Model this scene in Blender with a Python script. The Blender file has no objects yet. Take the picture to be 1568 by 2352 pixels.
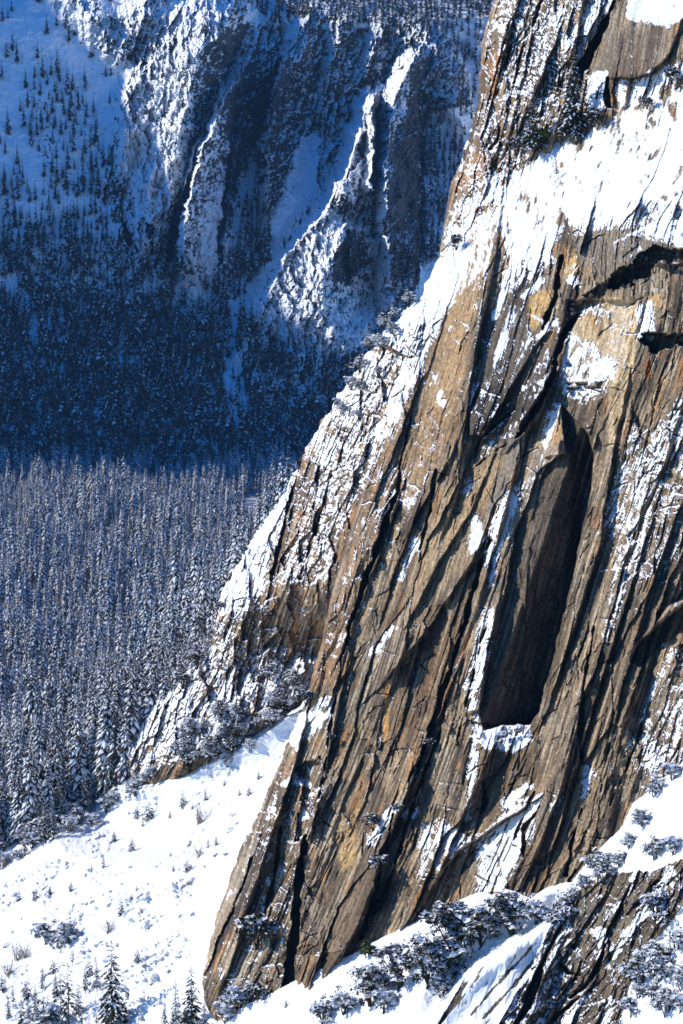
import bpy, math, random
import numpy as np
from mathutils import Vector
R = math.radians
rng = np.random.default_rng(7)
random.seed(7)
SC = bpy.context.scene
COL = SC.collection

# ------------------------------------------------------------------ camera
F_PX, CX, CY, PITCH = 5530.0, 784.0, 1175.5, R(9.0)      # focal length in pixels of a 1568 x 2351 picture
cam_d = bpy.data.cameras.new('camera')
cam = bpy.data.objects.new('camera', cam_d)
COL.objects.link(cam)
cam_d.sensor_fit = 'VERTICAL'
cam_d.sensor_height = 24.0
cam_d.lens = F_PX / 2351.0 * 24.0
cam_d.clip_start, cam_d.clip_end = 1.0, 60000.0
cam.rotation_euler = (R(90) - PITCH, 0, 0)
SC.camera = cam

# ------------------------------------------------------------------ sky, sun, exposure
SUN = np.array([-0.84, 0.12, 0.52]); SUN /= np.linalg.norm(SUN)
SUN_EL = math.asin(SUN[2]); SUN_AZ = math.atan2(SUN[0], SUN[1])
world = bpy.data.worlds.new('World'); SC.world = world
world.use_nodes = True
wn = world.node_tree; wn.nodes.clear()
sky = wn.nodes.new('ShaderNodeTexSky'); sky.sky_type = 'NISHITA'; sky.sun_disc = False
sky.sun_elevation = SUN_EL; sky.sun_rotation = SUN_AZ
sky.altitude = 2500; sky.air_density = 1.0; sky.dust_density = 0.0; sky.ozone_density = 6.0
hs = wn.nodes.new('ShaderNodeHueSaturation'); hs.inputs['Saturation'].default_value = 1.65; hs.inputs['Hue'].default_value = .509
bg = wn.nodes.new('ShaderNodeBackground'); bg.inputs['Strength'].default_value = 0.15
wo = wn.nodes.new('ShaderNodeOutputWorld')
wn.links.new(sky.outputs[0], hs.inputs['Color']); wn.links.new(hs.outputs[0], bg.inputs[0]); wn.links.new(bg.outputs[0], wo.inputs[0])
sun_d = bpy.data.lights.new('sun', 'SUN'); sun_d.energy = 3.7; sun_d.angle = R(0.5); sun_d.color = (1.0, 0.935, 0.81)
sun = bpy.data.objects.new('sun', sun_d); COL.objects.link(sun)
sun.rotation_euler = Vector((-SUN[0], -SUN[1], -SUN[2])).to_track_quat('-Z', 'Y').to_euler()
SC.view_settings.view_transform = 'Standard'; SC.view_settings.look = 'None'
SC.view_settings.exposure = 0.35; SC.view_settings.gamma = 1.0

# ------------------------------------------------------------------ camera geometry helpers
cP, sP = math.cos(PITCH), math.sin(PITCH)
def rays(px, py):
    """direction (forward component 1) through a point of the photograph"""
    a = (np.asarray(px, float) - CX) / F_PX; b = (CY - np.asarray(py, float)) / F_PX
    return np.stack([a, cP + b * sP, -sP + b * cP], -1)
def at(px, py, d):
    return rays(px, py) * np.asarray(d, float)[..., None]
def to_px(p):
    p = np.asarray(p, float)
    f = p[..., 1] * cP - p[..., 2] * sP; u = p[..., 1] * sP + p[..., 2] * cP
    return CX + p[..., 0] / f * F_PX, CY - u / f * F_PX, f

# ------------------------------------------------------------------ noise
def _hash(ix, iy, seed):
    h = (ix.astype(np.int64) * 374761393 + iy.astype(np.int64) * 668265263 + seed * 974711) & 0xffffffff
    h = ((h ^ (h >> 13)) * 1274126177) & 0xffffffff
    h = ((h ^ (h >> 16)) * 2246822519) & 0xffffffff
    return ((h ^ (h >> 15)) & 0xffff).astype(np.float32) / 65535.0
def pn(x, y, seed=0):
    x = np.asarray(x, np.float32); y = np.asarray(y, np.float32)
    ix = np.floor(x); iy = np.floor(y); fx = x - ix; fy = y - iy
    ix = ix.astype(np.int64); iy = iy.astype(np.int64)
    u = fx * fx * fx * (fx * (fx * 6 - 15) + 10); v = fy * fy * fy * (fy * (fy * 6 - 15) + 10)
    def g(dx, dy):
        a = _hash(ix + dx, iy + dy, seed) * 6.2831853
        return np.cos(a) * (fx - dx) + np.sin(a) * (fy - dy)
    n0 = g(0, 0) * (1 - u) + g(1, 0) * u; n1 = g(0, 1) * (1 - u) + g(1, 1) * u
    return (n0 * (1 - v) + n1 * v) * 1.4
def fbm(x, y, o=4, seed=0, gain=.5, lac=2.03):
    s = 0; a = 1.0; t = 0
    for i in range(o):
        s = s + a * pn(x + 13.7 * i, y - 7.1 * i, seed + i * 17); t += a; a *= gain; x = x * lac; y = y * lac
    return s / t ** .8
def ridged(x, y, o=4, seed=0, gain=.55, lac=2.1):
    s = 0; a = 1.0; t = 0
    for i in range(o):
        s = s + a * (1 - np.abs(pn(x + 5.3 * i, y + 3.7 * i, seed + i * 23)) * 2); t += a; a *= gain; x = x * lac; y = y * lac
    return s / t
def cells(x, y, seed=0):
    """nearest-point cells: random value of the cell, distance to its edge, and a random facet tilt across it"""
    ix = np.floor(x).astype(np.int64); iy = np.floor(y).astype(np.int64)
    d1 = np.full(x.shape, 9e9, np.float32); d2 = d1.copy(); val = np.zeros(x.shape, np.float32)
    ox = np.zeros(x.shape, np.float32); oy = ox.copy()
    for dx in (-1, 0, 1):
        for dy in (-1, 0, 1):
            jx = ix + dx; jy = iy + dy
            qx = x - (jx + _hash(jx, jy, seed)); qy = y - (jy + _hash(jx, jy, seed + 5))
            d = qx * qx + qy * qy
            c = d < d1
            d2 = np.where(c, d1, np.minimum(d2, d)); d1 = np.where(c, d, d1)
            val = np.where(c, _hash(jx, jy, seed + 9), val); ox = np.where(c, qx, ox); oy = np.where(c, qy, oy)
    return val, np.sqrt(d2) - np.sqrt(d1), ox, oy
def sst(a, b, x):
    t = np.clip((x - a) / (b - a), 0, 1)
    return t * t * (3 - 2 * t)
def lin(c, *w): return sum(np.asarray(k, np.float32) * x for k, x in zip(c, w))

# ------------------------------------------------------------------ a grid on which shapes are drawn
class Grid:
    def __init__(s, x0, x1, y0, y1, step, seed=0, warp=6.0, wscale=60.0):
        xs = np.arange(x0, x1 + .1, step); ys = np.arange(y0, y1 + .1, step)
        s.xs, s.ys, s.step = xs, ys, step
        s.X, s.Y = [a.astype(np.float32) for a in np.meshgrid(xs, ys)]
        s.shape = s.X.shape
        s.WX = s.X + warp * fbm(s.X / wscale, s.Y / wscale, 4, seed + 101, .6)
        s.WY = s.Y + warp * fbm(s.X / wscale, s.Y / wscale, 4, seed + 202, .6)
    def sl(s, pts, m):
        p = np.asarray(pts, float)[:, :2]
        a, b = p.min(0) - m, p.max(0) + m
        i0, i1 = np.searchsorted(s.xs, [a[0], b[0]]); j0, j1 = np.searchsorted(s.ys, [a[1], b[1]])
        return slice(max(j0, 0), max(j1, 0)), slice(max(i0, 0), max(i1, 0))
    def sdist(s, pts, sl, warp=True):
        """signed distance to a closed outline, positive inside"""
        X = (s.WX if warp else s.X)[sl]; Y = (s.WY if warp else s.Y)[sl]
        d = np.full(X.shape, 1e9, np.float32); ins = np.zeros(X.shape, bool)
        n = len(pts)
        for i in range(n):
            (ax, ay), (bx, by) = pts[i][:2], pts[(i + 1) % n][:2]
            ex, ey = bx - ax, by - ay
            t = np.clip(((X - ax) * ex + (Y - ay) * ey) / (ex * ex + ey * ey + 1e-6), 0, 1)
            d = np.minimum(d, np.hypot(X - ax - t * ex, Y - ay - t * ey))
            if ay != by:
                c = (ay > Y) != (by > Y)
                ins ^= c & (X < ex * (Y - ay) / (by - ay) + ax)
        return np.where(ins, d, -d)
    def poly(s, pts, feather=6.0, warp=True):
        out = np.zeros(s.shape, np.float32)
        sl = s.sl(pts, feather + 14)
        if out[sl].size: out[sl] = sst(-feather, feather, s.sdist(pts, sl, warp))
        return out
    def stroke(s, pts, w=None, soft=1.5, warp=True, jit=None):
        """soft line; pts (x, y[, width])"""
        out = np.zeros(s.shape, np.float32)
        pts = [(p[0], p[1], p[2] if len(p) > 2 else w) for p in pts]
        m = max(p[2] for p in pts) + soft + 14
        for (ax, ay, aw), (bx, by, bw) in zip(pts[:-1], pts[1:]):
            sl = s.sl([(ax, ay), (bx, by)], m)
            X = (s.WX if warp else s.X)[sl]; Y = (s.WY if warp else s.Y)[sl]
            if not X.size: continue
            ex, ey = bx - ax, by - ay
            t = np.clip(((X - ax) * ex + (Y - ay) * ey) / (ex * ex + ey * ey + 1e-6), 0, 1)
            d = np.hypot(X - ax - t * ex, Y - ay - t * ey)
            hw = (aw + (bw - aw) * t) / 2
            if jit is not None: hw = hw + jit[sl]
            out[sl] = np.maximum(out[sl], sst(hw + soft, hw - soft, d))
        return out
    def ramp(s, pts, p0, p1, amp, feather=2.5, k=.33, p=1.0):
        """inside the outline the surface rises from 0 at p0 to amp at p1 (measured across the grain: x + k y)"""
        m = s.poly(pts, feather)
        u = s.WX + k * s.WY; a = p0[0] + k * p0[1]; b = p1[0] + k * p1[1]
        return m * amp * np.clip((u - a) / (b - a), 0, 1) ** p
    def rampdir(s, pts, p0, p1, amp, feather=2.5, p=1.0):
        m = s.poly(pts, feather)
        ex, ey = p1[0] - p0[0], p1[1] - p0[1]
        t = np.clip(((s.WX - p0[0]) * ex + (s.WY - p0[1]) * ey) / (ex * ex + ey * ey), 0, 1)
        return m * amp * t ** p
    def rib(s, pts, wl, wr, pw=1.0):
        """ridge of the given heights (x, y, h); falls to 0 over wl on its left and wr on its right"""
        out = np.zeros(s.shape, np.float32); m = max(wl, wr) + 14
        for (ax, ay, ah), (bx, by, bh) in zip(pts[:-1], pts[1:]):
            sl = s.sl([(ax, ay), (bx, by)], m)
            X = s.WX[sl]; Y = s.WY[sl]
            if not X.size: continue
            ex, ey = bx - ax, by - ay
            t = np.clip(((X - ax) * ex + (Y - ay) * ey) / (ex * ex + ey * ey + 1e-6), 0, 1)
            dx = X - ax - t * ex; dy = Y - ay - t * ey
            d = np.hypot(dx, dy)
            side = ex * dy - ey * dx                      # > 0: left of a line going down the picture is x smaller
            left = np.where(ey >= 0, side > 0, side < 0)
            w = np.where(left, wl, wr)
            out[sl] = np.maximum(out[sl], (ah + (bh - ah) * t) * np.clip(1 - d / w, 0, 1) ** pw)
        return out

def sample(g, arr, px, py):
    fx = np.clip((np.asarray(px, float) - g.xs[0]) / g.step, 0, len(g.xs) - 1.001); fy = np.clip((np.asarray(py, float) - g.ys[0]) / g.step, 0, len(g.ys) - 1.001)
    i = fx.astype(int); j = fy.astype(int); a = fx - i; b = fy - j
    return (arr[j, i] * (1 - a) + arr[j, i + 1] * a) * (1 - b) + (arr[j + 1, i] * (1 - a) + arr[j + 1, i + 1] * a) * b

# ------------------------------------------------------------------ meshes from arrays
def raw_mesh(name, co, faces, attrs=None, mats=(), matidx=None, smooth=False):
    me = bpy.data.meshes.new(name)
    co = np.ascontiguousarray(co, np.float32); faces = np.ascontiguousarray(faces, np.int32)
    n, k = faces.shape
    me.vertices.add(len(co)); me.vertices.foreach_set('co', co.ravel())
    me.loops.add(n * k); me.loops.foreach_set('vertex_index', faces.ravel())
    me.polygons.add(n); me.polygons.foreach_set('loop_start', np.arange(n, dtype=np.int32) * k)
    if matidx is not None: me.polygons.foreach_set('material_index', np.ascontiguousarray(matidx, np.int32))
    me.polygons.foreach_set('use_smooth', np.full(n, smooth, bool))
    for nm, a in (attrs or {}).items():
        a = np.ascontiguousarray(a, np.float32)
        if a.ndim == 1: me.attributes.new(nm, 'FLOAT', 'POINT').data.foreach_set('value', a)
        elif a.shape[1] == 3: me.attributes.new(nm, 'FLOAT_VECTOR', 'POINT').data.foreach_set('vector', a.ravel())
    for m in mats: me.materials.append(m)
    me.update(calc_edges=True); me.validate()
    return me
def link(name, data, parent=None, loc=None, rz=0.0, scale=1.0):
    o = bpy.data.objects.new(name, data); COL.objects.link(o)
    if parent is not None: o.parent = parent
    if loc is not None: o.location = tuple(float(v) for v in loc)
    if rz: o.rotation_euler = (0, 0, rz)
    if scale != 1.0: o.scale = (scale,) * 3
    return o
def tag(o, label=None, cat=None, group=None, kind=None):
    for k, v in (('label', label), ('category', cat), ('group', group), ('kind', kind)):
        if v: o[k] = v
    return o
def relief(name, g, depth, keep, attrs, mat, skirt=60.0, smooth=False):
    """terrain mesh from a depth field; its border is carried back by skirt metres so that it has body"""
    H, W = g.shape
    P = at(g.X, g.Y, depth).reshape(-1, 3)
    idx = np.arange(H * W).reshape(H, W)
    kq = keep[:-1, :-1] & keep[1:, :-1] & keep[:-1, 1:] & keep[1:, 1:]
    q = np.stack([idx[:-1, :-1], idx[1:, :-1], idx[1:, 1:], idx[:-1, 1:]], -1)[kq]
    e = np.concatenate([q[:, [0, 1]], q[:, [1, 2]], q[:, [2, 3]], q[:, [3, 0]]])
    key = e[:, 0].astype(np.int64) * (H * W) + e[:, 1]; rev = e[:, 1].astype(np.int64) * (H * W) + e[:, 0]
    be = e[~np.isin(key, rev)]
    bv = np.unique(be); mp = np.full(H * W, -1); mp[bv] = np.arange(len(bv)) + H * W
    dirs = P[bv] / np.linalg.norm(P[bv], axis=1)[:, None]
    back = P[bv] + dirs * skirt
    q2 = np.stack([be[:, 1], be[:, 0], mp[be[:, 0]], mp[be[:, 1]]], -1)
    co = np.concatenate([P, back]); q = np.concatenate([q, q2])
    at2 = {}
    for k, a in attrs.items():
        a = a.reshape(H * W, -1) if a.ndim == 3 else a.reshape(H * W)
        at2[k] = np.concatenate([a, a[bv]])
    used = np.unique(q); rm = np.zeros(len(co), np.int64); rm[used] = np.arange(len(used))
    me = raw_mesh(name, co[used], rm[q], {k: a[used] for k, a in at2.items()}, [mat], None, smooth)
    o = link(name, me); tag(o, kind='structure')
    return o
def normals(g, depth):
    P = at(g.X, g.Y, depth)
    a = np.gradient(P, axis=1); b = np.gradient(P, axis=0)
    n = np.cross(a, -b); n /= np.linalg.norm(n, axis=-1)[..., None] + 1e-9
    return n

# ------------------------------------------------------------------ materials
def new_mat(name):
    m = bpy.data.materials.new(name); m.use_nodes = True
    nt = m.node_tree; b = nt.nodes['Principled BSDF']
    return m, nt, b
def nd(nt, t, **kw):
    n = nt.nodes.new(t)
    for k, v in kw.items(): setattr(n, k, v)
    return n
def mathn(nt, op, a, b=None, clamp=False):
    n = nd(nt, 'ShaderNodeMath', operation=op, use_clamp=clamp)
    for i, v in enumerate((a, b)):
        if v is None: continue
        if isinstance(v, (int, float)): n.inputs[i].default_value = v
        else: nt.links.new(v, n.inputs[i])
    return n.outputs[0]
def attr(nt, name): return nd(nt, 'ShaderNodeAttribute', attribute_name=name)
def noise(nt, vec, scale, detail=4, rough=.6):
    n = nd(nt, 'ShaderNodeTexNoise'); n.inputs['Scale'].default_value = scale; n.inputs['Detail'].default_value = detail; n.inputs['Roughness'].default_value = rough
    nt.links.new(vec, n.inputs['Vector']); return n.outputs[0]
def mixc(nt, f, a, b, mode='MIX'):
    n = nd(nt, 'ShaderNodeMix', data_type='RGBA', blend_type=mode)
    for s, v in ((n.inputs[0], f), (n.inputs[6], a), (n.inputs[7], b)):
        if isinstance(v, (int, float)): s.default_value = v
        elif isinstance(v, tuple): s.default_value = (*v, 1)
        else: nt.links.new(v, s)
    return n.outputs[2]
def mapr(nt, v, a, b, c, d):
    n = nd(nt, 'ShaderNodeMapRange'); nt.links.new(v, n.inputs[0])
    for i, x in enumerate((a, b, c, d)): n.inputs[i + 1].default_value = x
    return n.outputs[0]
SNOW = (.86, .88, .90)
def rock_mat(name, fine=1.0, sn_scale=1.2, edge=.16, bump=.5, bumpdist=.25):
    """rock of the colour stored on the terrain, grained along the wall, under a cover of snow"""
    m, nt, b = new_mat(name)
    sc = attr(nt, 'grain').outputs['Vector']; col = attr(nt, 'rock').outputs['Vector']; sn = attr(nt, 'snow').outputs['Fac']
    pos = nd(nt, 'ShaderNodeNewGeometry').outputs['Position']
    n1 = noise(nt, sc, 1.1 * fine, 5, .65); n2 = noise(nt, pos, 1.6 * fine, 5, .65)
    v = mathn(nt, 'MULTIPLY', mapr(nt, n1, .28, .72, .62, 1.34), mapr(nt, n2, .25, .75, .55, 1.45))
    vv = nd(nt, 'ShaderNodeCombineXYZ')
    for i in range(3): nt.links.new(v, vv.inputs[i])
    rc = mixc(nt, 1.0, col, vv.outputs[0], 'MULTIPLY')
    n3 = noise(nt, pos, sn_scale, 5, .7); n4 = noise(nt, sc, .8 * fine, 4, .6)
    s = mathn(nt, 'ADD', sn, mathn(nt, 'ADD', mathn(nt, 'MULTIPLY', mathn(nt, 'SUBTRACT', n3, .5), .55), mathn(nt, 'MULTIPLY', mathn(nt, 'SUBTRACT', n4, .5), .45)))
    f = mapr(nt, s, .5 - edge / 2, .5 + edge / 2, 0, 1)
    nt.links.new(mixc(nt, f, rc, SNOW), b.inputs['Base Color'])
    b.inputs['Roughness'].default_value = .8; b.inputs['Specular IOR Level'].default_value = .25
    bp = nd(nt, 'ShaderNodeBump'); bp.inputs['Strength'].default_value = bump; bp.inputs['Distance'].default_value = bumpdist
    h = mathn(nt, 'ADD', mathn(nt, 'MULTIPLY', mathn(nt, 'ADD', n1, n2), mapr(nt, f, 0, 1, 1, .15)), mathn(nt, 'MULTIPLY', f, .7))
    nt.links.new(h, bp.inputs['Height']); nt.links.new(bp.outputs[0], b.inputs['Normal'])
    return m
def snow_mat(name, scale=.6, dist=.4):
    m, nt, b = new_mat(name)
    pos = nd(nt, 'ShaderNodeNewGeometry').outputs['Position']
    n = noise(nt, pos, scale, 5, .6)
    rk = attr(nt, 'rock').outputs['Fac']
    c = mixc(nt, n, (.82, .84, .87), (.90, .91, .92))
    n2 = noise(nt, pos, 1.5, 4, .7)
    f = mapr(nt, mathn(nt, 'ADD', rk, mathn(nt, 'MULTIPLY', mathn(nt, 'SUBTRACT', n2, .5), .5)), .45, .58, 0, 1)
    c = mixc(nt, f, c, (.17, .15, .13))
    nt.links.new(c, b.inputs['Base Color']); b.inputs['Roughness'].default_value = .7
    b.inputs['Specular IOR Level'].default_value = .2
    bp = nd(nt, 'ShaderNodeBump'); bp.inputs['Strength'].default_value = .5; bp.inputs['Distance'].default_value = dist
    nt.links.new(n, bp.inputs['Height']); nt.links.new(bp.outputs[0], b.inputs['Normal'])
    return m
def leaf_mat(name, dark, warm, snow=SNOW):
    """needles and twigs with the snow lying on them"""
    m, nt, b = new_mat(name)
    sn = attr(nt, 'snow').outputs['Fac']; sh = attr(nt, 'hue').outputs['Fac']
    pos = nd(nt, 'ShaderNodeTexCoord').outputs['Object']
    n = noise(nt, pos, 2.5, 3, .6)
    f = mapr(nt, mathn(nt, 'ADD', sn, mathn(nt, 'MULTIPLY', mathn(nt, 'SUBTRACT', n, .5), .5)), .42, .58, 0, 1)
    c = mixc(nt, sh, dark, warm)
    nt.links.new(mixc(nt, f, c, snow), b.inputs['Base Color'])
    b.inputs['Roughness'].default_value = .85; b.inputs['Specular IOR Level'].default_value = .15
    return m
def plain_mat(name, a, c2, scale=3.0, rough=.9):
    m, nt, b = new_mat(name)
    pos = nd(nt, 'ShaderNodeTexCoord').outputs['Object']
    nt.links.new(mixc(nt, mapr(nt, noise(nt, pos, scale, 4, .6), .3, .7, 0, 1), a, c2), b.inputs['Base Color'])
    b.inputs['Roughness'].default_value = rough; b.inputs['Specular IOR Level'].default_value = .15
    return m
def boulder_mat():
    m, nt, b = new_mat('snow_capped_granite')
    geo = nd(nt, 'ShaderNodeNewGeometry'); pos = geo.outputs['Position']
    sx = nd(nt, 'ShaderNodeSeparateXYZ'); nt.links.new(geo.outputs['Normal'], sx.inputs[0])
    n = noise(nt, pos, 1.2, 5, .65)
    f = mapr(nt, mathn(nt, 'ADD', sx.outputs[2], mathn(nt, 'MULTIPLY', mathn(nt, 'SUBTRACT', n, .5), .9)), .18, .32, 0, 1)
    c = mixc(nt, mapr(nt, noise(nt, pos, 4, 4, .6), .3, .7, 0, 1), (.11, .10, .09), (.27, .25, .22))
    nt.links.new(mixc(nt, f, c, SNOW), b.inputs['Base Color']); b.inputs['Roughness'].default_value = .85
    return m
M_CLIFF = rock_mat('streaked_granite')
M_FAR = rock_mat('far_granite', fine=.12, sn_scale=.16, edge=.16, bump=.6, bumpdist=2.0)
M_SNOW = snow_mat('snow_cover')
M_FIR = leaf_mat('fir_needles', (.046, .043, .034), (.095, .078, .060))
M_PINE = leaf_mat('pine_needles', (.022, .027, .014), (.06, .055, .02))
M_OAK = leaf_mat('oak_leaves', (.020, .020, .009), (.060, .048, .014))
M_GREEN = leaf_mat('green_leaves', (.05, .075, .015), (.11, .12, .02))
M_BARK = plain_mat('bark', (.028, .022, .018), (.07, .055, .042))
M_TWIG = plain_mat('bare_twigs', (.16, .11, .075), (.28, .21, .15))
M_BOULDER = boulder_mat()

TAN = (.36, .265, .165); BROWN = (.19, .135, .085); GREY = (.215, .20, .175); DARK = (.040, .035, .030)
GOLD = (.56, .40, .19); CREAM = (.60, .52, .40); RUST = (.28, .09, .025); ORANGE = (.42, .22, .085); PALE = (.40, .365, .32)
def blend(c, m, col, w=1.0):
    m = (m * w)[..., None]
    return c * (1 - m) + np.asarray(col, np.float32) * m

# ================================================================== GROUND of the valley and the talus slope
def G(x, y):
    und = 9 * fbm(x / 160., y / 160., 3, 5) + 5 * np.sin(x / 130. + y / 210.)
    v = -383 + und
    t = -262 + .80 * (x + 38) + .257 * (y - 700) - .55 * np.maximum(0, y - 975) * sst(960, 1150, y)
    k = 10.0
    m = np.maximum(v, t)
    return m + np.log(np.exp((v - m) / k) + np.exp((t - m) / k)) * k - 2
def slope_micro(x, y):
    """lumps of buried boulders on the talus, of several sizes, in drifts"""
    a = np.clip(fbm(x / 17., y / 12., 4, 31, .6), -.25, 1)
    dr_ = sst(-.25, .35, fbm(x / 120., y / 70., 3, 79))
    out = .55 * a * (.4 + dr_)
    for sx, sy, th, am, sd in ((30., 18., .80, 5.0, 77), (15., 9., .70, 2.6, 78), (8., 5., .62, 1.5, 80)):
        c, e, ox, oy = cells((x + .4 * y) / sx, y / sy, sd)
        out = out + np.clip(e * 2.4, 0, 1) ** .7 * np.maximum(0, c - th) * am * dr_
    return out + .9 * fbm(x / 110., y / 70., 3, 8)
def solve_ground(px, py, f, lo=500., hi=4000., n=26):
    dr = rays(px, py); lo = np.full(px.shape, lo); hi = np.full(px.shape, hi)
    # march to the first crossing, then bisect
    ds = np.geomspace(lo.flat[0], hi.flat[0], 60)
    found = np.zeros(px.shape, bool); a = lo.copy(); b = hi.copy()
    for d0, d1 in zip(ds[:-1], ds[1:]):
        z = dr[..., 2] * d1 - f(dr[..., 0] * d1, dr[..., 1] * d1)
        c = (z < 0) & ~found
        a = np.where(c, d0, a); b = np.where(c, d1, b); found |= c
    for _ in range(n):
        m = (a + b) / 2
        z = dr[..., 2] * m - f(dr[..., 0] * m, dr[..., 1] * m)
        a = np.where(z > 0, m, a); b = np.where(z > 0, b, m)
    return np.where(found, (a + b) / 2, hi)

xs = np.concatenate([np.arange(-3100, -700, 300), np.arange(-700, 700, 10), np.arange(700, 3101, 300)]).astype(np.float32)
ys = np.concatenate([np.arange(300, 900, 100), np.arange(900, 3000, 12), np.arange(3000, 7100, 500)]).astype(np.float32)
gx, gy = np.meshgrid(xs, ys)
gz = G(gx, gy) - 2.0
gz = np.minimum(gz, -300); gz = np.where((gy < 1000) & (gx > -150), -440, gz)
H_, W_ = gx.shape
ii = np.arange(H_ * W_).reshape(H_, W_)
fq = np.stack([ii[:-1, :-1], ii[:-1, 1:], ii[1:, 1:], ii[1:, :-1]], -1).reshape(-1, 4)
o = link('ground', raw_mesh('ground', np.stack([gx, gy, gz], -1).reshape(-1, 3), fq, {'rock': np.zeros(H_ * W_)}, [M_SNOW], None, True)); tag(o, kind='structure')

gs = Grid(-330, 830, 1540, 2440, 2.0, 3)
FS = lambda x, y: G(x, y)
d_s = solve_ground(gs.X, gs.Y, FS)
P = at(gs.X, gs.Y, d_s)
mic = slope_micro(gs.X, gs.Y)
# smooth avalanche runnel beside the cliff, boulders elsewhere
smooth = gs.poly([(700, 1600), (560, 1720), (500, 1900), (440, 2060), (400, 2351), (480, 2400), (520, 2100), (640, 1740)], 40)
mic = mic * (1 - .85 * smooth)
low = [(150, 1745), (236, 1775), (262, 1805), (350, 1815), (440, 1780), (530, 1730), (600, 1690), (655, 1650), (700, 1625)]
def line_dist(X, Y, pts):
    d = np.full(X.shape, 999., np.float32)
    for (ax, ay), (bx, by) in zip(pts[:-1], pts[1:]):
        t = np.clip(((X - ax) * (bx - ax) + (Y - ay) * (by - ay)) / ((bx - ax) ** 2 + (by - ay) ** 2), 0, 1)
        d = np.minimum(d, np.hypot(X - ax - t * (bx - ax), Y - ay - t * (by - ay)))
    return d
def ridge_foot(X): return np.interp(X, [150, 236, 400, 560, 690], [985, 953, 897, 873, 865]).astype(np.float32)
wm = sst(190, 20, line_dist(gs.X, gs.Y, low))
below = gs.Y > np.interp(gs.X, [150, 236, 262, 350, 440, 530, 600, 655, 700], [1745, 1775, 1805, 1815, 1780, 1730, 1690, 1650, 1625])
print('foot', [(q_, float(sample(gs, d_s, q_, np.interp(q_, [236, 350, 440, 530, 655, 690], [1780, 1815, 1780, 1730, 1650, 1630])))) for q_ in (236, 350, 440, 530, 655, 690)])
tgt_ = ridge_foot(gs.X) + 4
d_s = np.where(below, d_s * (1 - wm) + tgt_ * wm, np.where(gs.X > 215, np.maximum(d_s, tgt_ + .5 * line_dist(gs.X, gs.Y, low)), d_s))
d_sl = d_s - mic * 4.4
rk = np.clip(.62 * fbm(gs.X / 11., gs.Y / 6., 4, 60, .65) + .30 * np.clip(mic - .3, 0, 1) - .1, 0, 1) * (1 - smooth)
rk = rk + .25 * gs.poly([(380, 2000), (470, 1900), (560, 1840), (560, 1960), (500, 2080), (420, 2160)], 20) * np.clip(fbm(gs.X / 12., gs.Y / 7., 3, 61) * 2, 0, 1)
keep = np.ones(gs.shape, bool) & (d_s < 2600)
o = relief('snow_slope', gs, d_sl, keep, {'rock': rk}, M_SNOW, 1.0, True)
def ground_point(px, py):
    px = np.atleast_1d(np.asarray(px, float)); py = np.atleast_1d(np.asarray(py, float))
    return at(px, py, sample(gs, d_sl, px, py))

# ================================================================== THE NEAR CLIFF
gc = Grid(225, 1900, -90, 2440, 1.9, 11, 5.0, 50.)
X, Y, WX, WY = gc.X, gc.Y, gc.WX, gc.WY
NRM = np.array([-.8, -.6, .466]); P0 = rays(620, 2280) * 700.
def wall_plane(px, py): return float(NRM @ P0) / (rays(px, py) @ NRM)
base = wall_plane(X, Y).astype(np.float32)
# grain: u across the streaks, v along them
wl = 26 * fbm(X / 520., Y / 700., 2, 41)
U = X + .22 * Y + .00004 * Y * Y + wl + 40 * np.exp(-((X - 1500) / 160) ** 2 - ((Y - 520) / 130) ** 2)
V = Y - .3 * X
OUT = [(1144, -100), (1134, 0), (1104, 100), (1102, 150), (1094, 240), (1079, 300), (1064, 350), (1034, 425), (1022, 500), (1006, 590), (965, 680), (905, 735), (870, 770),
       (842, 815), (800, 870), (772, 910), (730, 985), (690, 1050), (655, 1125), (610, 1185), (560, 1260), (510, 1350), (490, 1420), (480, 1480), (450, 1515), (395, 1562),
       (330, 1620), (285, 1655), (258, 1692), (246, 1720), (238, 1748), (250, 1775), (300, 1795), (350, 1815), (440, 1785), (530, 1728), (600, 1685), (655, 1645), (686, 1636), (640, 1750), (600, 1850), (550, 1950),
       (520, 2040), (490, 2120), (478, 2180), (463, 2250), (470, 2300), (490, 2360), (560, 2500), (2100, 2500), (2100, -160)]
e_out = gc.sdist(OUT, (slice(None), slice(None)))
e_true = e_out + 3.0 * fbm(X / 14., Y / 14., 3, 44) + 13 * (fbm(X / 50., Y / 50., 3, 45) - .1) * sst(560, 700, Y) * sst(1900, 1750, Y)
# ---- left buttress lies farther back than the main wall
BL = [(930, 820), (860, 1030), (806, 1220), (748, 1440), (712, 1585), (690, 1630), (640, 1750)]
back = gc.poly([(930, 820), (860, 1030), (806, 1220), (748, 1440), (712, 1585), (692, 1622), (660, 1640), (560, 1740), (350, 1850), (100, 1850), (100, 1000), (700, 700)], 4)
depth = base + back * np.interp(X, [236, 400, 560, 690, 800, 930], [140, 130, 110, 82, 42, 6]).astype(np.float32)
rock_l = back
# lower ridge of the buttress, running down left to the forest
dl_ = line_dist(X, Y, low[1:])
gd = sample(gs, d_s, np.clip(X, -60, 820), np.clip(Y, 1545, 2400))
wlow = back * sst(300, 110, dl_)
tgt = ridge_foot(X) - 2 + .16 * dl_
depth = depth * (1 - wlow) + tgt * wlow
# ---- rounding of the silhouette
depth += 26 * (1 - np.sqrt(np.clip(1 - (1 - np.clip(e_out / 70, 0, 1)) ** 2, 0, 1)))
# ---- upper snow field: a gentler ramp
q = Y + .5 * (X - 1130)
ramp_m = 1.0
depth += 34 * ramp_m * sst(660, 400, q)
h = np.zeros(gc.shape, np.float32)                              # metres towards the viewer
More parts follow.
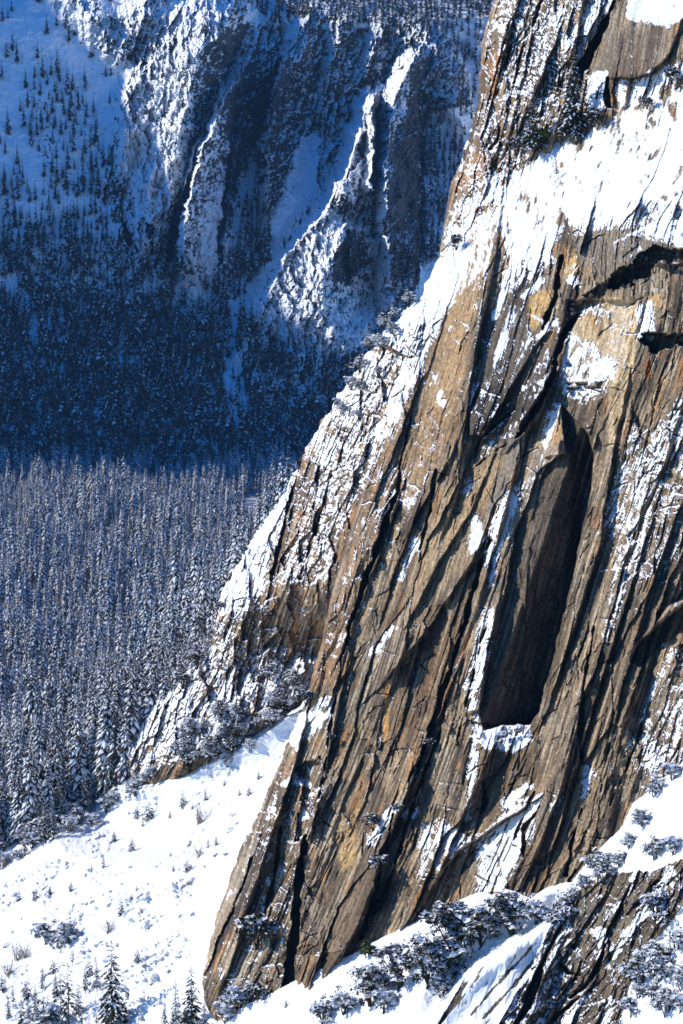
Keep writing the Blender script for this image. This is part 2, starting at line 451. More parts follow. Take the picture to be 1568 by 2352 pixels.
# ---- ribs and exfoliation flakes (saw-tooth across the grain)
slab = np.zeros(gc.shape, np.float32)                            # where the wall is smooth
for pts, wgt in (([(1075, 470), (1150, 470), (1120, 620), (1080, 850), (1010, 1050), (960, 1150), (900, 1150), (960, 900), (1040, 620)], .9),
                 ([(1400, 30), (1340, 190), (1400, 175), (1500, 170), (1568, 90), (1640, 60), (1640, -60), (1440, -60)], 1.0),
                 ([(1300, 690), (1460, 690), (1450, 860), (1400, 1040), (1290, 930)], .85),
                 ([(1080, 740), (1220, 640), (1330, 600), (1260, 860), (1180, 1010), (1070, 1010)], .8),
                 ([(1210, 1060), (1290, 950), (1360, 1000), (1340, 1250), (1240, 1650), (1100, 1700), (1180, 1200)], 1.0),
                 ([(940, 1300), (1080, 1180), (1110, 1300), (1040, 1450), (930, 1420)], .5)):
    slab = np.maximum(slab, gc.poly(pts, 18) * wgt)
def saw(lam, asp, seed, sharp=.10):
    w = .65 * fbm(U / (lam * 2.4), V / (lam * 15), 3, seed, .5) + .10 * fbm(X / (lam * .5), Y / (lam * .9), 2, seed + 1)
    s = U / lam + w
    k = np.floor(s); f = s - k
    ph = _hash(k.astype(np.int64), (k * 0).astype(np.int64), seed + 3)
    mod = sst(.0, .55, .30 + .9 * pn(V / (lam * asp) + ph * 40, k * 7.7, seed + 4) + .3)
    t = np.where(f < 1 - sharp, f / (1 - sharp), (1 - f) / sharp)
    return t * mod * (.35 + .65 * ph), mod
s1, m1 = saw(150., 5., 301, .06); s2, m2 = saw(58., 6., 311, .07); s3, m3 = saw(23., 7., 321, .12); s4, m4 = saw(9.5, 8., 331, .2)
rough = 1 - .85 * slab
sf = gc.poly([(1130, 470), (1150, 425), (1235, 345), (1330, 320), (1400, 262), (1568, 190), (1920, 180), (1920, 500), (1568, 480), (1400, 450), (1330, 480), (1240, 570), (1140, 540)], 20)
rough = rough * (1 - .86 * sf)
slab = np.maximum(slab, .58 * sst(-.06, .22, fbm(U / 150., V / 420., 3, 351)) * (1 - sf)); rough = np.minimum(rough, 1 - .8 * slab)
i2 = sst(-.10, .25, fbm(U / 90., V / 420., 3, 352)); i3 = sst(-.05, .25, fbm(U / 45., V / 200., 3, 353)); i4 = sst(-.05, .2, fbm(U / 30., V / 120., 3, 354))
h += rough * (4.2 * s1 + 1.7 * s2 * i2 + .95 * s3 * i3 + .34 * s4 * i4)
def facets(au, av, seed, a_val, a_tilt):
    v_, e_, qx, qy = cells(U / au + .07 * fbm(X / (au * .6), Y / (au * .6), 2, seed + 1), V / av, seed)
    tl = _hash((v_ * 60000).astype(np.int64), (v_ * 0).astype(np.int64), seed + 2) * 1.5 - .45
    return a_val * (v_ - .5) + a_tilt * tl * qx, e_, v_
fA, eA, vA = facets(58., 300., 361, 2.6, 3.2); fB, eB, vB = facets(24., 130., 362, 1.1, 1.5); fC, eC, vC = facets(10., 46., 363, .42, .6); fD, _, _ = facets(5.2, 16., 364, .16, .25)
h += rough * (1.25 * fA + 1.25 * fB * (.35 + .65 * i3) + 1.35 * fC * (.4 + .6 * i4) + 1.4 * fD)
h += rough * (1.2 * fbm(U / 60., V / 200., 4, 51) + .35 * fbm(X / 9., Y / 14., 4, 52, .65))
h += sf * (.55 * fbm(U / 30., V / 70., 4, 367) + .5 * fbm(X / 60., Y / 34., 3, 368))
h += slab * (.22 * fbm(U / 5., V / 30., 3, 365) + .25 * fbm(X / 12., Y / 16., 3, 366))
i5 = sst(.02, .22, fbm(X / 110., Y / 150., 3, 371)) * (1 - sf) * (1 - .7 * slab)
fE, eE, vE = facets(34., 44., 372, 1.9, 1.4); fF, _, vF = facets(15., 19., 373, .8, .7)
h += i5 * (fE + fF)
jr = np.random.default_rng(17); joint = np.zeros(gc.shape, np.float32)
for _ in range(150):
    ax, ay = jr.uniform(560, 1600), jr.uniform(480, 2250); an = R(jr.choice([-38, -25, 12, 35, 100]) + jr.normal(0, 10)); ln = jr.uniform(14, 60)
    joint = np.maximum(joint, gc.stroke([(ax, ay, 1.5), (ax + ln * .5 * math.cos(an), ay + ln * .5 * math.sin(an) + jr.normal(0, 3), 3.2), (ax + ln * math.cos(an), ay + ln * math.sin(an), 1.5)], soft=1.6))
joint *= (1 - sf)
h -= 1.3 * joint
# the big flakes: each swells to the right and breaks off along a drawn edge
for pts, a, b in (([(1084, 1285, 4), (984, 1440, 6), (909, 1530, 6), (868, 1576, 2)], 90, 5), ([(1150, 470, 2), (1130, 620, 5), (1090, 800, 6), (1070, 960, 5), (1030, 1060, 2)], 90, 6), ([(912, 1150, 4), (880, 1235, 7), (844, 1335, 7), (808, 1440, 5), (770, 1570, 3)], 75, 5),
                  ([(965, 1780, 3), (905, 1890, 7), (858, 2030, 9), (806, 2150, 9), (740, 2250, 5)], 100, 6), ([(1160, 1650, 2), (1080, 1830, 5), (1010, 2000, 5), (960, 2090, 3)], 70, 5), ([(1330, 1640, 3), (1290, 1800, 6), (1230, 1960, 5), (1190, 2040, 2)], 80, 5),
                  ([(1500, 1180, 3), (1430, 1400, 5), (1380, 1560, 6), (1320, 1760, 4)], 90, 5), ([(705, 1640, 4), (662, 1800, 7), (612, 1950, 7), (562, 2100, 6), (520, 2240, 4)], 55, 5), ([(1440, 880, 2), (1402, 1060, 5), (1372, 1260, 5), (1310, 1460, 5), (1250, 1640, 3)], 55, 4),
                  ([(1214, 1846, 4), (1130, 1900, 5), (1049, 1956, 5), (999, 2026, 3)], 45, 4), ([(1020, 1070, 3), (950, 1190, 5), (905, 1310, 5), (880, 1400, 2)], 60, 4), ([(1120, 1080, 2), (1075, 1180, 4), (1000, 1300, 5), (950, 1400, 3)], 70, 4), ([(1040, 1560, 3), (985, 1690, 5), (930, 1830, 4), (900, 1900, 2)], 60, 4),
                  ([(1568, 1140, 3), (1500, 1330, 5), (1430, 1560, 5), (1400, 1700, 3)], 70, 5), ([(800, 1500, 2), (760, 1700, 5), (720, 1900, 5), (690, 1960, 2)], 50, 4), ([(1280, 80, 3), (1240, 180, 5), (1190, 300, 3)], 60, 4), ([(1190, 0, 3), (1150, 140, 5), (1110, 300, 4)], 40, 4)):
    h += 1.05 * gc.rib(pts, a, b, 1.0)
# blocky upper left and left buttress: broken cells
blk = gc.poly([(1140, -100), (1090, 240), (1000, 600), (1090, 560), (1160, 430), (1290, 320), (1330, 120), (1400, -60)], 25)
blk = np.maximum(blk, .9 * gc.poly([(1000, 600), (860, 780), (640, 1150), (480, 1420), (230, 1750), (420, 1790), (700, 1620), (760, 1400), (840, 1080), (960, 760), (1060, 560)], 30))
c1, e1, ox, oy = cells(U / 26., V / 60., 61); c2, e2, ox2, oy2 = cells(U / 10., V / 22., 62)
h += (blk * (.7 + 1.4 * back)) * (3.2 * (c1 - .5) + 1.6 * ox + 1.2 * (c2 - .5) + .7 * ox2 - 1.2 * oy + .8 * ridged(U / 12., V / 20., 3, 63))
# ---- drawn cracks (dark diagonal clefts), metres deep
CR = [([(904, 1150, 14), (874, 1235, 20), (839, 1335, 22), (804, 1440, 14), (790, 1500, 4)], 9),
      ([(1124, 1240, 8), (1094, 1325, 18), (1064, 1440, 14), (1024, 1570, 20), (994, 1660, 18), (960, 1760, 8)], 7),
      ([(700, 1920, 16), (686, 2030, 26), (672, 2180, 34), (655, 2300, 36)], 11),
      ([(603, 1910, 6), (555, 2040, 12), (515, 2130, 16), (475, 2240, 12)], 5),
      ([(645, 1900, 8), (636, 1990, 14), (618, 2070, 20), (600, 2120, 12)], 5),
      ([(1000, 1080, 8), (985, 1180, 12), (960, 1290, 6)], 4), ([(945, 960, 4), (920, 1060, 8), (915, 1130, 10), (895, 1180, 5)], 4),
      ([(1324, 725, 14), (1289, 775, 20), (1264, 875, 22), (1239, 925, 20), (1204, 985, 12), (1180, 1010, 5)], 9),
      ([(1290, 590, 10), (1275, 680, 24), (1246, 755, 14)], 7),
      ([(1411, 5, 8), (1372, 90, 30), (1334, 160, 34), (1330, 195, 16)], 14),
      ([(1250, -20, 10), (1222, 60, 14), (1210, 85, 4)], 4), ([(1180, 60, 3), (1160, 160, 8), (1140, 220, 4)], 3), ([(1198, 110, 8), (1190, 150, 14), (1180, 190, 4)], 4),
      ([(1150, 290, 3), (1140, 330, 8), (1120, 345, 3)], 2.5), ([(1068, 350, 4), (1062, 400, 8), (1045, 450, 4)], 4),
      ([(1396, 180, 8), (1392, 215, 18), (1396, 245, 20), (1408, 248, 8)], 9),
      ([(1180, 940, 4), (1100, 1010, 10), (1086, 1070, 4)], 4), ([(1164, 1020, 4), (1110, 1056, 8), (1084, 1078, 4)], 3),
      ([(1364, 1440, 4), (1340, 1580, 12), (1330, 1680, 18), (1340, 1760, 6)], 4), ([(1320, 2000, 4), (1290, 2050, 14), (1275, 2070, 6)], 5), ([(1334, 1860, 6), (1314, 1930, 10), (1300, 2010, 10)], 4),
      ([(1030, 1560, 4), (1010, 1680, 8), (955, 1830, 12), (905, 1990, 10), (880, 2060, 14), (850, 2120, 8)], 5),
      ([(905, 1870, 6), (880, 1960, 18), (860, 2060, 20), (830, 2150, 16)], 6), ([(790, 1480, 4), (770, 1600, 8), (740, 1800, 10), (720, 1900, 8)], 4),
      ([(1128, 1390, 3), (1100, 1500, 8), (1075, 1600, 8), (1050, 1700, 4)], 3.5), ([(690, 1060, 6), (670, 1140, 10), (640, 1260, 14), (625, 1320, 6)], 6),
      ([(760, 1090, 4), (735, 1180, 10), (700, 1290, 12), (690, 1330, 4)], 5), ([(650, 1440, 6), (610, 1490, 22), (590, 1500, 12)], 4), ([(980, 1700, 3), (940, 1790, 8), (925, 1860, 3)], 3),
      ([(1484, 1640, 4), (1440, 1760, 10), (1400, 1850, 4)], 3), ([(1225, 1820, 4), (1190, 1900, 8), (1172, 1960, 4)], 3), ([(1110, 1800, 10), (1114, 1840, 18), (1104, 1870, 8)], 4), ([(1240, 1850, 4), (1205, 1900, 14), (1200, 1990, 4)], 4)]
crack = np.zeros(gc.shape, np.float32)
cj = 8 * fbm(U / 24., V / 46., 4, 72, .5) - 1
for pts, dp in CR:
    s = gc.stroke([(p[0], p[1], p[2] * .72) for p in pts], soft=2.0, jit=cj); crack = np.maximum(crack, s); h -= dp * s
# fine random cracks along the grain
rc = 0
fine = np.clip(ridged(U / 30., V / 260., 2, 71, .5) - .80, 0, 1) * 5
h -= fine * 1.5 * rough
# ---- turned faces, overhangs and the big alcove
ALC = [(1288, 930), (1318, 960), (1350, 995), (1362, 1040), (1358, 1120), (1340, 1200), (1318, 1310), (1288, 1440), (1262, 1540), (1236, 1632), (1216, 1665), (1150, 1664), (1112, 1675), (1100, 1640), (1112, 1560), (1134, 1480), (1150, 1400), (1172, 1300), (1186, 1215), (1212, 1150), (1232, 1085), (1280, 1045), (1300, 1040), (1290, 980)]
alc = gc.poly(ALC, 2.0)
cA_, _, _, _ = cells((X + .2 * Y) / 60., Y / 150., 82); cB_, _, _, _ = cells((X + .2 * Y) / 22., Y / 60., 83)
h = h * (1 - .75 * alc)
uu = WX + .33 * WY
h -= alc * (3 + 58 * np.clip((uu - (1115 + .33 * 1640)) / 210., 0, 1.15)) 
h += alc * (1.6 * fbm(X / 40., Y / 90., 4, 81) + 1.2 * (cA_ - .5) + .8 * (cB_ - .5) + 1.5 * gc.stroke([(1212, 1260, 6), (1204, 1450, 6), (1190, 1640, 6)], soft=3))
h += gc.ramp([(1262, 930), (1288, 930), (1300, 1040), (1250, 1050), (1240, 1010)], (1240, 1000), (1295, 1000), 5)
h += gc.ramp([(1234, 1085), (1280, 1045), (1288, 1010), (1180, 1210), (1120, 1500), (1100, 1630), (1080, 1640), (1100, 1500), (1150, 1250)], (1090, 1500), (1125, 1500), 4)
# dark bulges that turn to face right and down
for pts, a, b, A in (([(1216, 655), (1150, 800), (1080, 950), (1078, 1000), (1110, 1000), (1180, 880), (1224, 800), (1264, 760), (1260, 740), (1212, 720)], (1120, 700), (1180, 1000), 9),
                     ([(1284, 760), (1200, 900), (1190, 985), (1230, 920), (1280, 850), (1290, 770)], (1200, 780), (1262, 900), 8),
                     ([(1170, 1000), (1210, 940), (1290, 800), (1240, 960), (1160, 1040), (1110, 1050)], (1150, 980), (1220, 1010), 5),
                     ([(1420, 30), (1400, 180), (1490, 172), (1540, 120), (1568, 40), (1480, 30)], (1460, 30), (1500, 180), 10),
                     ([(1400, 560), (1568, 480), (1640, 470), (1640, 600), (1480, 610), (1394, 640)], (1500, 500), (1500, 600), 7),
                     ([(1080, 1690), (1060, 1800), (985, 1790), (1000, 1700)], (1000, 1750), (1070, 1750), 3)):
    h += gc.rampdir(pts, a, b, A, 3, 1.4)
# roofs: the wall under them is set back; their lips are broken in angular blocks
_wx, _wy = gc.WX, gc.WY
jx, _, _, _ = cells(X / 26. + .3 * fbm(X / 30., Y / 30., 2, 374), Y / 20., 375); jy, _, _, _ = cells(X / 22., Y / 22., 376)
gc.WX = X + 12 * (jx - .5); gc.WY = Y + 16 * (jy - .5)
for pts, A in (([(1394, 645), (1440, 612), (1470, 585), (1500, 565), (1568, 582), (1920, 560), (1920, 640), (1568, 600), (1510, 605), (1480, 640), (1440, 650), (1405, 668)], 13),
               ([(1470, 775), (1500, 768), (1540, 770), (1568, 760), (1920, 750), (1920, 800), (1568, 790), (1530, 806), (1492, 806)], 12),
               ([(1304, 885), (1390, 880), (1384, 900), (1320, 905)], 3),
               ([(1320, 700), (1394, 645), (1440, 650), (1400, 668), (1330, 730)], 5),
               ([(672, 1770), (700, 1752), (738, 1744), (748, 1790), (726, 1826), (700, 1836), (690, 1800)], 6), ([(690, 1820), (718, 1870), (705, 1930), (680, 1930)], 5),
               ([(1080, 1650), (1110, 1660), (1225, 1655), (1200, 1690), (1110, 1700)], 2)):
    h -= A * gc.poly(pts, 2.5)
gc.WX, gc.WY = _wx, _wy
h += gc.rampdir([(1300, 690), (1460, 690), (1450, 870), (1290, 880)], (1300, 890), (1300, 690), -4, 4)
# shadow-casting brow at the right edge
h += 12 * gc.poly([(1920, 1260), (1600, 1340), (1560, 1395), (1500, 1440), (1440, 1500), (1470, 1470), (1540, 1390)], 6) * sst(1380, 1600, X)
h -= 7 * gc.poly([(1568, 1390), (1529, 1425), (1470, 1470), (1444, 1520), (1470, 1530), (1520, 1480), (1600, 1420)], 3)
depth = depth - h
nz = normals(gc, depth)
# ---- snow density
dens = np.full(gc.shape, -.02, np.float32)
def setd(pts, v, feather=25):
    global dens
    m = gc.poly(pts, feather); dens = dens * (1 - m) + v * m
setd([(1144, -100), (1090, 240), (1000, 600), (1080, 560), (1160, 430), (1290, 320), (1330, 120), (1420, -100)], .30)
setd([(1120, 100), (1175, 90), (1150, 300), (1075, 420), (1050, 430), (1080, 300)], .30)
setd([(1400, -100), (1410, 5), (1334, 110), (1290, 150), (1270, 140), (1330, 40)], .80, 12)
setd([(1290, 120), (1340, 80), (1330, 190), (1290, 190)], .6)
setd([(1430, -100), (1440, 40), (1480, 45), (1530, 60), (1568, 40), (1920, 30), (1920, -100)], .80, 12)
setd([(1345, 175), (1395, 158), (1396, 250), (1340, 255)], .9, 6)
setd([(1410, 185), (1450, 190), (1568, 140), (1920, 90), (1920, 300), (1568, 300), (1420, 250)], .75, 12)
setd([(1130, 470), (1150, 425), (1235, 345), (1330, 320), (1400, 262), (1568, 190), (1920, 180), (1920, 430), (1568, 410), (1400, 420), (1330, 450), (1290, 500), (1240, 570), (1185, 560), (1140, 520)], .43, 16)
setd([(1290, 470), (1400, 420), (1568, 410), (1920, 420), (1920, 560), (1568, 560), (1500, 540), (1400, 520), (1330, 540)], .57, 18)
setd([(1160, 540), (1250, 500), (1290, 520), (1240, 640), (1160, 740), (1130, 720), (1180, 620)], .44, 12)
setd([(1060, 560), (1064, 640), (1000, 760), (930, 900), (880, 1020), (850, 1080), (784, 1240), (740, 1430), (600, 1450), (480, 1450), (640, 1130), (770, 900), (880, 760), (1000, 600)], .66, 16)
setd([(1006, 580), (870, 765), (770, 905), (690, 1050), (760, 960), (860, 830), (960, 720)], .58, 10)
setd([(640, 1140), (560, 1260), (500, 1370), (500, 1415), (590, 1400), (625, 1310), (660, 1180)], .92, 8)
setd([(500, 1415), (480, 1480), (240, 1740), (300, 1800), (680, 1630), (720, 1560), (740, 1440), (690, 1400), (600, 1410)], .64, 14)
setd([(690, 1050), (730, 1060), (690, 1200), (640, 1330), (610, 1330), (640, 1220)], .30, 10)
setd([(1460, 700), (1500, 690), (1500, 780), (1465, 785)], .70, 8)
setd([(1440, 1140), (1490, 1000), (1568, 920), (1640, 900), (1568, 1060), (1500, 1180)], .44, 14)
setd([(1400, 1180), (1450, 1000), (1480, 980), (1460, 1160), (1410, 1330)], .30, 14)
setd([(1480, 1100), (1640, 1000), (1640, 1250), (1440, 1350)], .12)
setd([(1450, 1720), (1568, 1520), (1920, 1420), (1920, 1700), (1480, 1790)], .30)
setd([(1100, 1950), (1180, 1850), (1240, 1830), (1220, 1920), (1150, 2050), (1090, 2060)], .60, 14)
setd([(1095, 1700), (1110, 1668), (1216, 1655), (1222, 1700), (1180, 1730), (1120, 1720)], .85, 5)
setd([(960, 1900), (1010, 1880), (1040, 1900), (1010, 1990), (960, 2020)], .38, 12)
setd([(480, 2300), (463, 2240), (560, 1930), (640, 1750), (700, 1600), (760, 1600), (740, 1900), (640, 2300)], .07)
setd([(650, 1700), (700, 1610), (770, 1590), (760, 1640), (680, 1720)], .72, 8)
setd([(900, 960), (1060, 640), (1100, 460), (1150, 470), (1080, 860), (960, 1150), (830, 1430), (750, 1590), (700, 1600), (790, 1250)], .06, 14)
setd([(900, 960), (940, 760), (1010, 640), (1062, 560), (1050, 660), (960, 860), (900, 1000), (860, 1060)], .62, 10)
setd([(1290, 1060), (1220, 1150), (1180, 1250), (1130, 1260), (1190, 1130), (1240, 1030)], .25)
setd([(1275, 130), (1335, 130), (1350, 300), (1290, 330), (1260, 310)], .12, 14)
setd(ALC, -.4, 3)
setd([(1080, 740), (1216, 650), (1260, 760), (1264, 860), (1180, 1010), (1076, 1010)], .06, 10)
setd([(1300, 690), (1460, 690), (1450, 790), (1290, 790)], .08, 8)
SS = [([(1184, 595, 8), (1166, 650, 16), (1150, 690, 16), (1134, 728, 8)], 1), ([(1175, 720, 6), (1150, 790, 12), (1135, 840, 4)], 1), ([(1244, 575, 16), (1258, 600, 20), (1240, 620, 4)], .8), ([(1314, 640, 14), (1326, 655, 10)], 1),
      ([(1240, 645, 10), (1200, 680, 6)], 1), ([(1262, 755, 6), (1240, 770, 10), (1276, 740, 8), (1290, 770, 6)], .8), ([(1320, 790, 30), (1340, 830, 56), (1340, 860, 76), (1310, 885, 20)], .52), ([(1390, 840, 30), (1394, 870, 16)], .6),
      ([(1470, 720, 16), (1478, 770, 18)], .8), ([(1174, 1150, 22), (1150, 1200, 26), (1134, 1250, 22), (1130, 1300, 10), (1130, 1345, 6)], 1), ([(1124, 1400, 10), (1110, 1460, 22), (1100, 1530, 20), (1084, 1580, 18), (1080, 1625, 8)], 1),
      ([(1097, 1640, 6), (1090, 1690, 8), (1084, 1760, 8), (1074, 1880, 6)], 1), ([(1090, 1190, 10), (1092, 1240, 18), (1084, 1266, 8)], 1), ([(954, 1245, 14), (930, 1300, 8), (918, 1330, 4)], .9),
      ([(1024, 1960, 5), (1068, 1940, 7), (1120, 1915, 6), (1190, 1862, 7), (1215, 1840, 4)], 1), ([(1026, 1900, 14), (1040, 1930, 26), (1030, 1960, 14)], .8), ([(854, 1930, 14), (890, 1880, 12), (915, 1850, 10)], .9), ([(930, 1870, 10), (950, 1860, 14)], .9),
      ([(1494, 1165, 4), (1440, 1320, 6), (1384, 1485, 4)], .9), ([(1480, 1130, 4), (1430, 1280, 5), (1400, 1380, 3)], .8), ([(1404, 1160, 14), (1400, 1195, 16)], .8), ([(1552, 1490, 6), (1510, 1560, 8), (1470, 1660, 4)], .7), ([(1486, 1700, 18), (1496, 1730, 30), (1500, 1760, 16)], .9),
      ([(1564, 925, 12), (1524, 1015, 18), (1470, 1100, 16), (1444, 1150, 6)], .8), ([(1460, 980, 6), (1430, 1080, 14), (1405, 1160, 8)], .75), ([(1340, 1830, 8), (1350, 1780, 14), (1344, 1760, 6)], .9), ([(1270, 1860, 8), (1278, 1830, 4)], .8),
      ([(650, 1800, 8), (680, 1790, 14), (706, 1800, 10)], 1), ([(690, 1880, 10), (704, 1870, 14)], 1), ([(1128, 1020, 10), (1105, 1050, 5)], .6), ([(1075, 1110, 12), (1066, 1130, 8)], .8), ([(1260, 960, 10), (1280, 940, 14), (1250, 1020, 14)], .7),
      ([(1360, 600, 5), (1300, 620, 3)], .3), ([(1290, 1110, 10), (1280, 1104, 5)], .9), ([(780, 1470, 4), (800, 1420, 8), (840, 1380, 4)], .6), ([(900, 1440, 10), (880, 1480, 6), (856, 1500, 10)], .7), ([(1000, 860, 10), (985, 900, 6)], .5), ([(1095, 830, 5), (1085, 860, 10)], .6),
      ([(1010, 905, 12), (1018, 925, 14)], .8), ([(612, 2020, 10), (620, 2030, 6)], 1), ([(1150, 1900, 14), (1130, 1960, 24), (1124, 2050, 20)], .75), ([(1164, 1840, 10), (1215, 1800, 4)], .8), ([(1275, 1850, 8), (1290, 1800, 3)], .8)]
# streaks of snow and ice with ragged edges
for pts, v in SS:
    dens = np.maximum(dens, (v * .70) * gc.stroke([(p[0], p[1], p[2] * 1.7) for p in pts], soft=9.0))
dens = dens - .35 * gc.stroke([(1150, 2010, 8), (1140, 1960, 6)], soft=3)
sn = dens + .55 * fbm(U / 15., V / 66., 5, 91, .62) + .55 * sf * fbm(U / 40., V / 80., 4, 88) + .28 * fbm(U / 6., V / 20., 2, 93, .6) + .20 * fbm(X / 8., Y / 8., 3, 92, .6) * (.4 + blk)
lee = np.clip((-nz[..., 0] * .5 + nz[..., 2] * .8 - .58) * .9, -.5, .35)
sn = sn + .42 * sst(.60, .80, nz[..., 2]) * (1 - alc) * (1 - sf) + lee * (dens > .03) * (1 - .6 * sf) * (1 - .8 * back)
upn = nz[..., 2]
sn = sn + np.clip((upn - .36) * 1.1, -.45, .45) * (dens > .03) * (.55 + .5 * blk) - .5 * crack - .6 * alc
snow_m = sst(.42, .58, sn)
# ---- rock colour
n1 = fbm(U / 26., V / 520., 4, 95, .6); n2 = fbm(U / 70., V / 260., 3, 96); n3 = fbm(U / 6., V / 300., 3, 97, .6); n4 = fbm(X / 90., Y / 120., 4, 98); n5 = fbm(U / 5., V / 190., 1, 94, .6)
rock = np.empty(gc.shape + (3,), np.float32); rock[:] = (.20, .15, .10)
rock = blend(rock, sst(-.10, .22, n1), (.40, .30, .19), .85)
rock = blend(rock, sst(.02, .3, n4), (.25, .235, .21), .8)
rock = blend(rock, sst(-.02, .25, n2 + .2 * n3), (.30, .25, .18), .5)
rock = blend(rock, sst(.04, .25, n3), (.50, .45, .37), .40)
rock = blend(rock, sst(.06, .26, -n1 + .45 * n3), (.045, .038, .031), .85)
rock = blend(rock, sst(.04, .24, fbm(U / 14., V / 420., 3, 99) + .3 * n5), (.04, .034, .028), .8)
rock = blend(rock, sst(.06, .24, fbm(U / 70., V / 170., 4, 90) + .35 * n3 + .15 * n5), (.052, .043, .034), .72)
rock = blend(rock, sst(.16, .3, fbm(U / 5.5, V / 240., 1, 89) + .4 * n4), (.58, .52, .43), .6)
rock = blend(rock, sst(.08, .22, n5), (.06, .05, .04), .5)
rock = blend(rock, sst(.5, .9, vB) * rough, (.33, .26, .18), .35); rock = blend(rock, sst(.4, .1, vC) * rough, (.10, .08, .06), .35)
rust = sst(.16, .36, fbm(U / 16., V / 150., 3, 100)) * sst(-.05, .2, -n4 + .1)
rock = blend(rock, rust, (.44, .24, .10), .6)
def paint(pts, col, w, feather=12, streak=.0):
    global rock
    m = gc.poly(pts, feather)
    if streak: m = m * np.clip(1 - streak + streak * 2.2 * sst(-.25, .3, fbm(U / 9., V / 200., 3, 131 + len(pts))), 0, 1)
    rock = blend(rock, np.clip(m, 0, 1), col, w)
paint([(1134, 0), (1094, 240), (1010, 590), (1080, 560), (1140, 430), (1180, 200), (1190, 0)], BROWN, .5, 20)
paint([(1132, 115), (1148, 120), (1146, 200), (1130, 245), (1126, 190)], ORANGE, .9, 5, .5); paint([(1104, 350), (1124, 370), (1100, 420), (1040, 450), (1036, 410), (1070, 370)], ORANGE, .7, 8, .4)
paint([(1420, 60), (1400, 180), (1480, 172), (1530, 140), (1560, 80), (1480, 60)], (.16, .13, .11), .75, 14, .5); paint([(1350, 175), (1410, 60), (1420, 130), (1400, 170)], GREY, .8, 10)
paint([(1075, 470), (1144, 470), (1110, 640), (1070, 850), (1000, 1080), (930, 1160), (900, 1100), (985, 820), (1050, 600)], TAN, .80, 12, .45)
paint([(1064, 700), (1090, 700), (1060, 900), (1000, 1000), (980, 960)], (.42, .29, .17), .7, 16, .3)
paint([(934, 760), (1010, 680), (950, 960), (890, 1180), (820, 1400), (740, 1590), (700, 1590), (790, 1250)], (.25, .17, .105), .55, 16, .6)
paint([(730, 1420), (790, 1440), (770, 1560), (715, 1590)], (.33, .22, .12), .8, 10, .4)
paint([(1300, 540), (1470, 470), (1568, 480), (1640, 560), (1480, 590), (1400, 640), (1330, 600)], (.24, .225, .20), .8, 14, .3)
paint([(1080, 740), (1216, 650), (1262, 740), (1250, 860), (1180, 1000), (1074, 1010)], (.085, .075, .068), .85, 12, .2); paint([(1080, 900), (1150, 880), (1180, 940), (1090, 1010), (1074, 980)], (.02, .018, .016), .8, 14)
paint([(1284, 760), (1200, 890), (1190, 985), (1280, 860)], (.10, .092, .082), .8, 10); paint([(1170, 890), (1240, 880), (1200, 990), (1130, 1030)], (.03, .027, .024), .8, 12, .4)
paint([(1216, 680), (1236, 670), (1264, 665), (1262, 710), (1238, 745), (1222, 765), (1212, 720)], GOLD, .95, 4, .35)
paint([(1296, 620), (1318, 570), (1326, 600), (1334, 618), (1300, 640)], GOLD, .95, 3)
paint([(1319, 700), (1380, 680), (1470, 690), (1459, 800), (1450, 880), (1430, 1010), (1396, 1030), (1400, 850), (1370, 790), (1316, 780)], (.58, .47, .31), .92, 6, .25)
paint([(1352, 690), (1364, 688), (1370, 760), (1354, 740)], (.42, .24, .08), .9, 4, .3); paint([(1374, 670), (1388, 668), (1386, 770), (1374, 780)], (.13, .09, .06), .8, 4, .5); paint([(1406, 700), (1440, 690), (1438, 840), (1400, 830)], (.66, .60, .50), .8, 6, .6)
paint([(1290, 790), (1400, 780), (1396, 880), (1290, 890)], (.50, .43, .33), .8, 10)
paint([(1480, 826), (1494, 828), (1496, 866), (1484, 868)], RUST, .95, 4); paint([(1486, 680), (1520, 674), (1520, 705), (1488, 702)], GOLD, .8, 4)
paint([(1304, 890), (1384, 890), (1396, 1000), (1370, 1080), (1360, 1020), (1300, 930)], (.075, .06, .045), .85, 8, .4)
paint([(1248, 960), (1284, 950), (1296, 1040), (1250, 1020)], (.44, .28, .13), .8, 5, .3); paint([(1230, 1040), (1290, 1010), (1280, 1050), (1210, 1150), (1150, 1300), (1110, 1500), (1090, 1600), (1090, 1500), (1160, 1200)], (.36, .31, .26), .7, 8)
paint([(1180, 970), (1214, 1000), (1150, 1160), (1110, 1180)], (.22, .21, .20), .8, 10, .3)
paint([(1030, 1080), (1170, 1040), (1150, 1100), (1090, 1180), (1020, 1180)], (.38, .30, .19), .6, 14, .4); paint([(970, 1200), (1080, 1170), (1110, 1290), (1040, 1320), (960, 1400), (930, 1380)], (.35, .28, .19), .7, 16, .3)
paint([(980, 1380), (1070, 1370), (1040, 1560), (960, 1720), (900, 1700), (920, 1500)], (.12, .082, .052), .75, 20, .5)
paint([(884, 1558), (894, 1560), (892, 1700), (878, 1710)], (.46, .27, .10), .95, 3, .2); paint([(1028, 1490), (1044, 1480), (1040, 1520), (1024, 1540)], GOLD, .7, 5)
paint(ALC, (.21, .18, .145), .94, 4); paint(ALC, (.05, .042, .036), .8, 4, .75); paint([(1300, 960), (1362, 1040), (1345, 1200), (1300, 1400), (1290, 1380), (1310, 1200), (1310, 1060)], (.022, .020, .018), .9, 10)  # black band on the right paints in the alcove's deep shadow
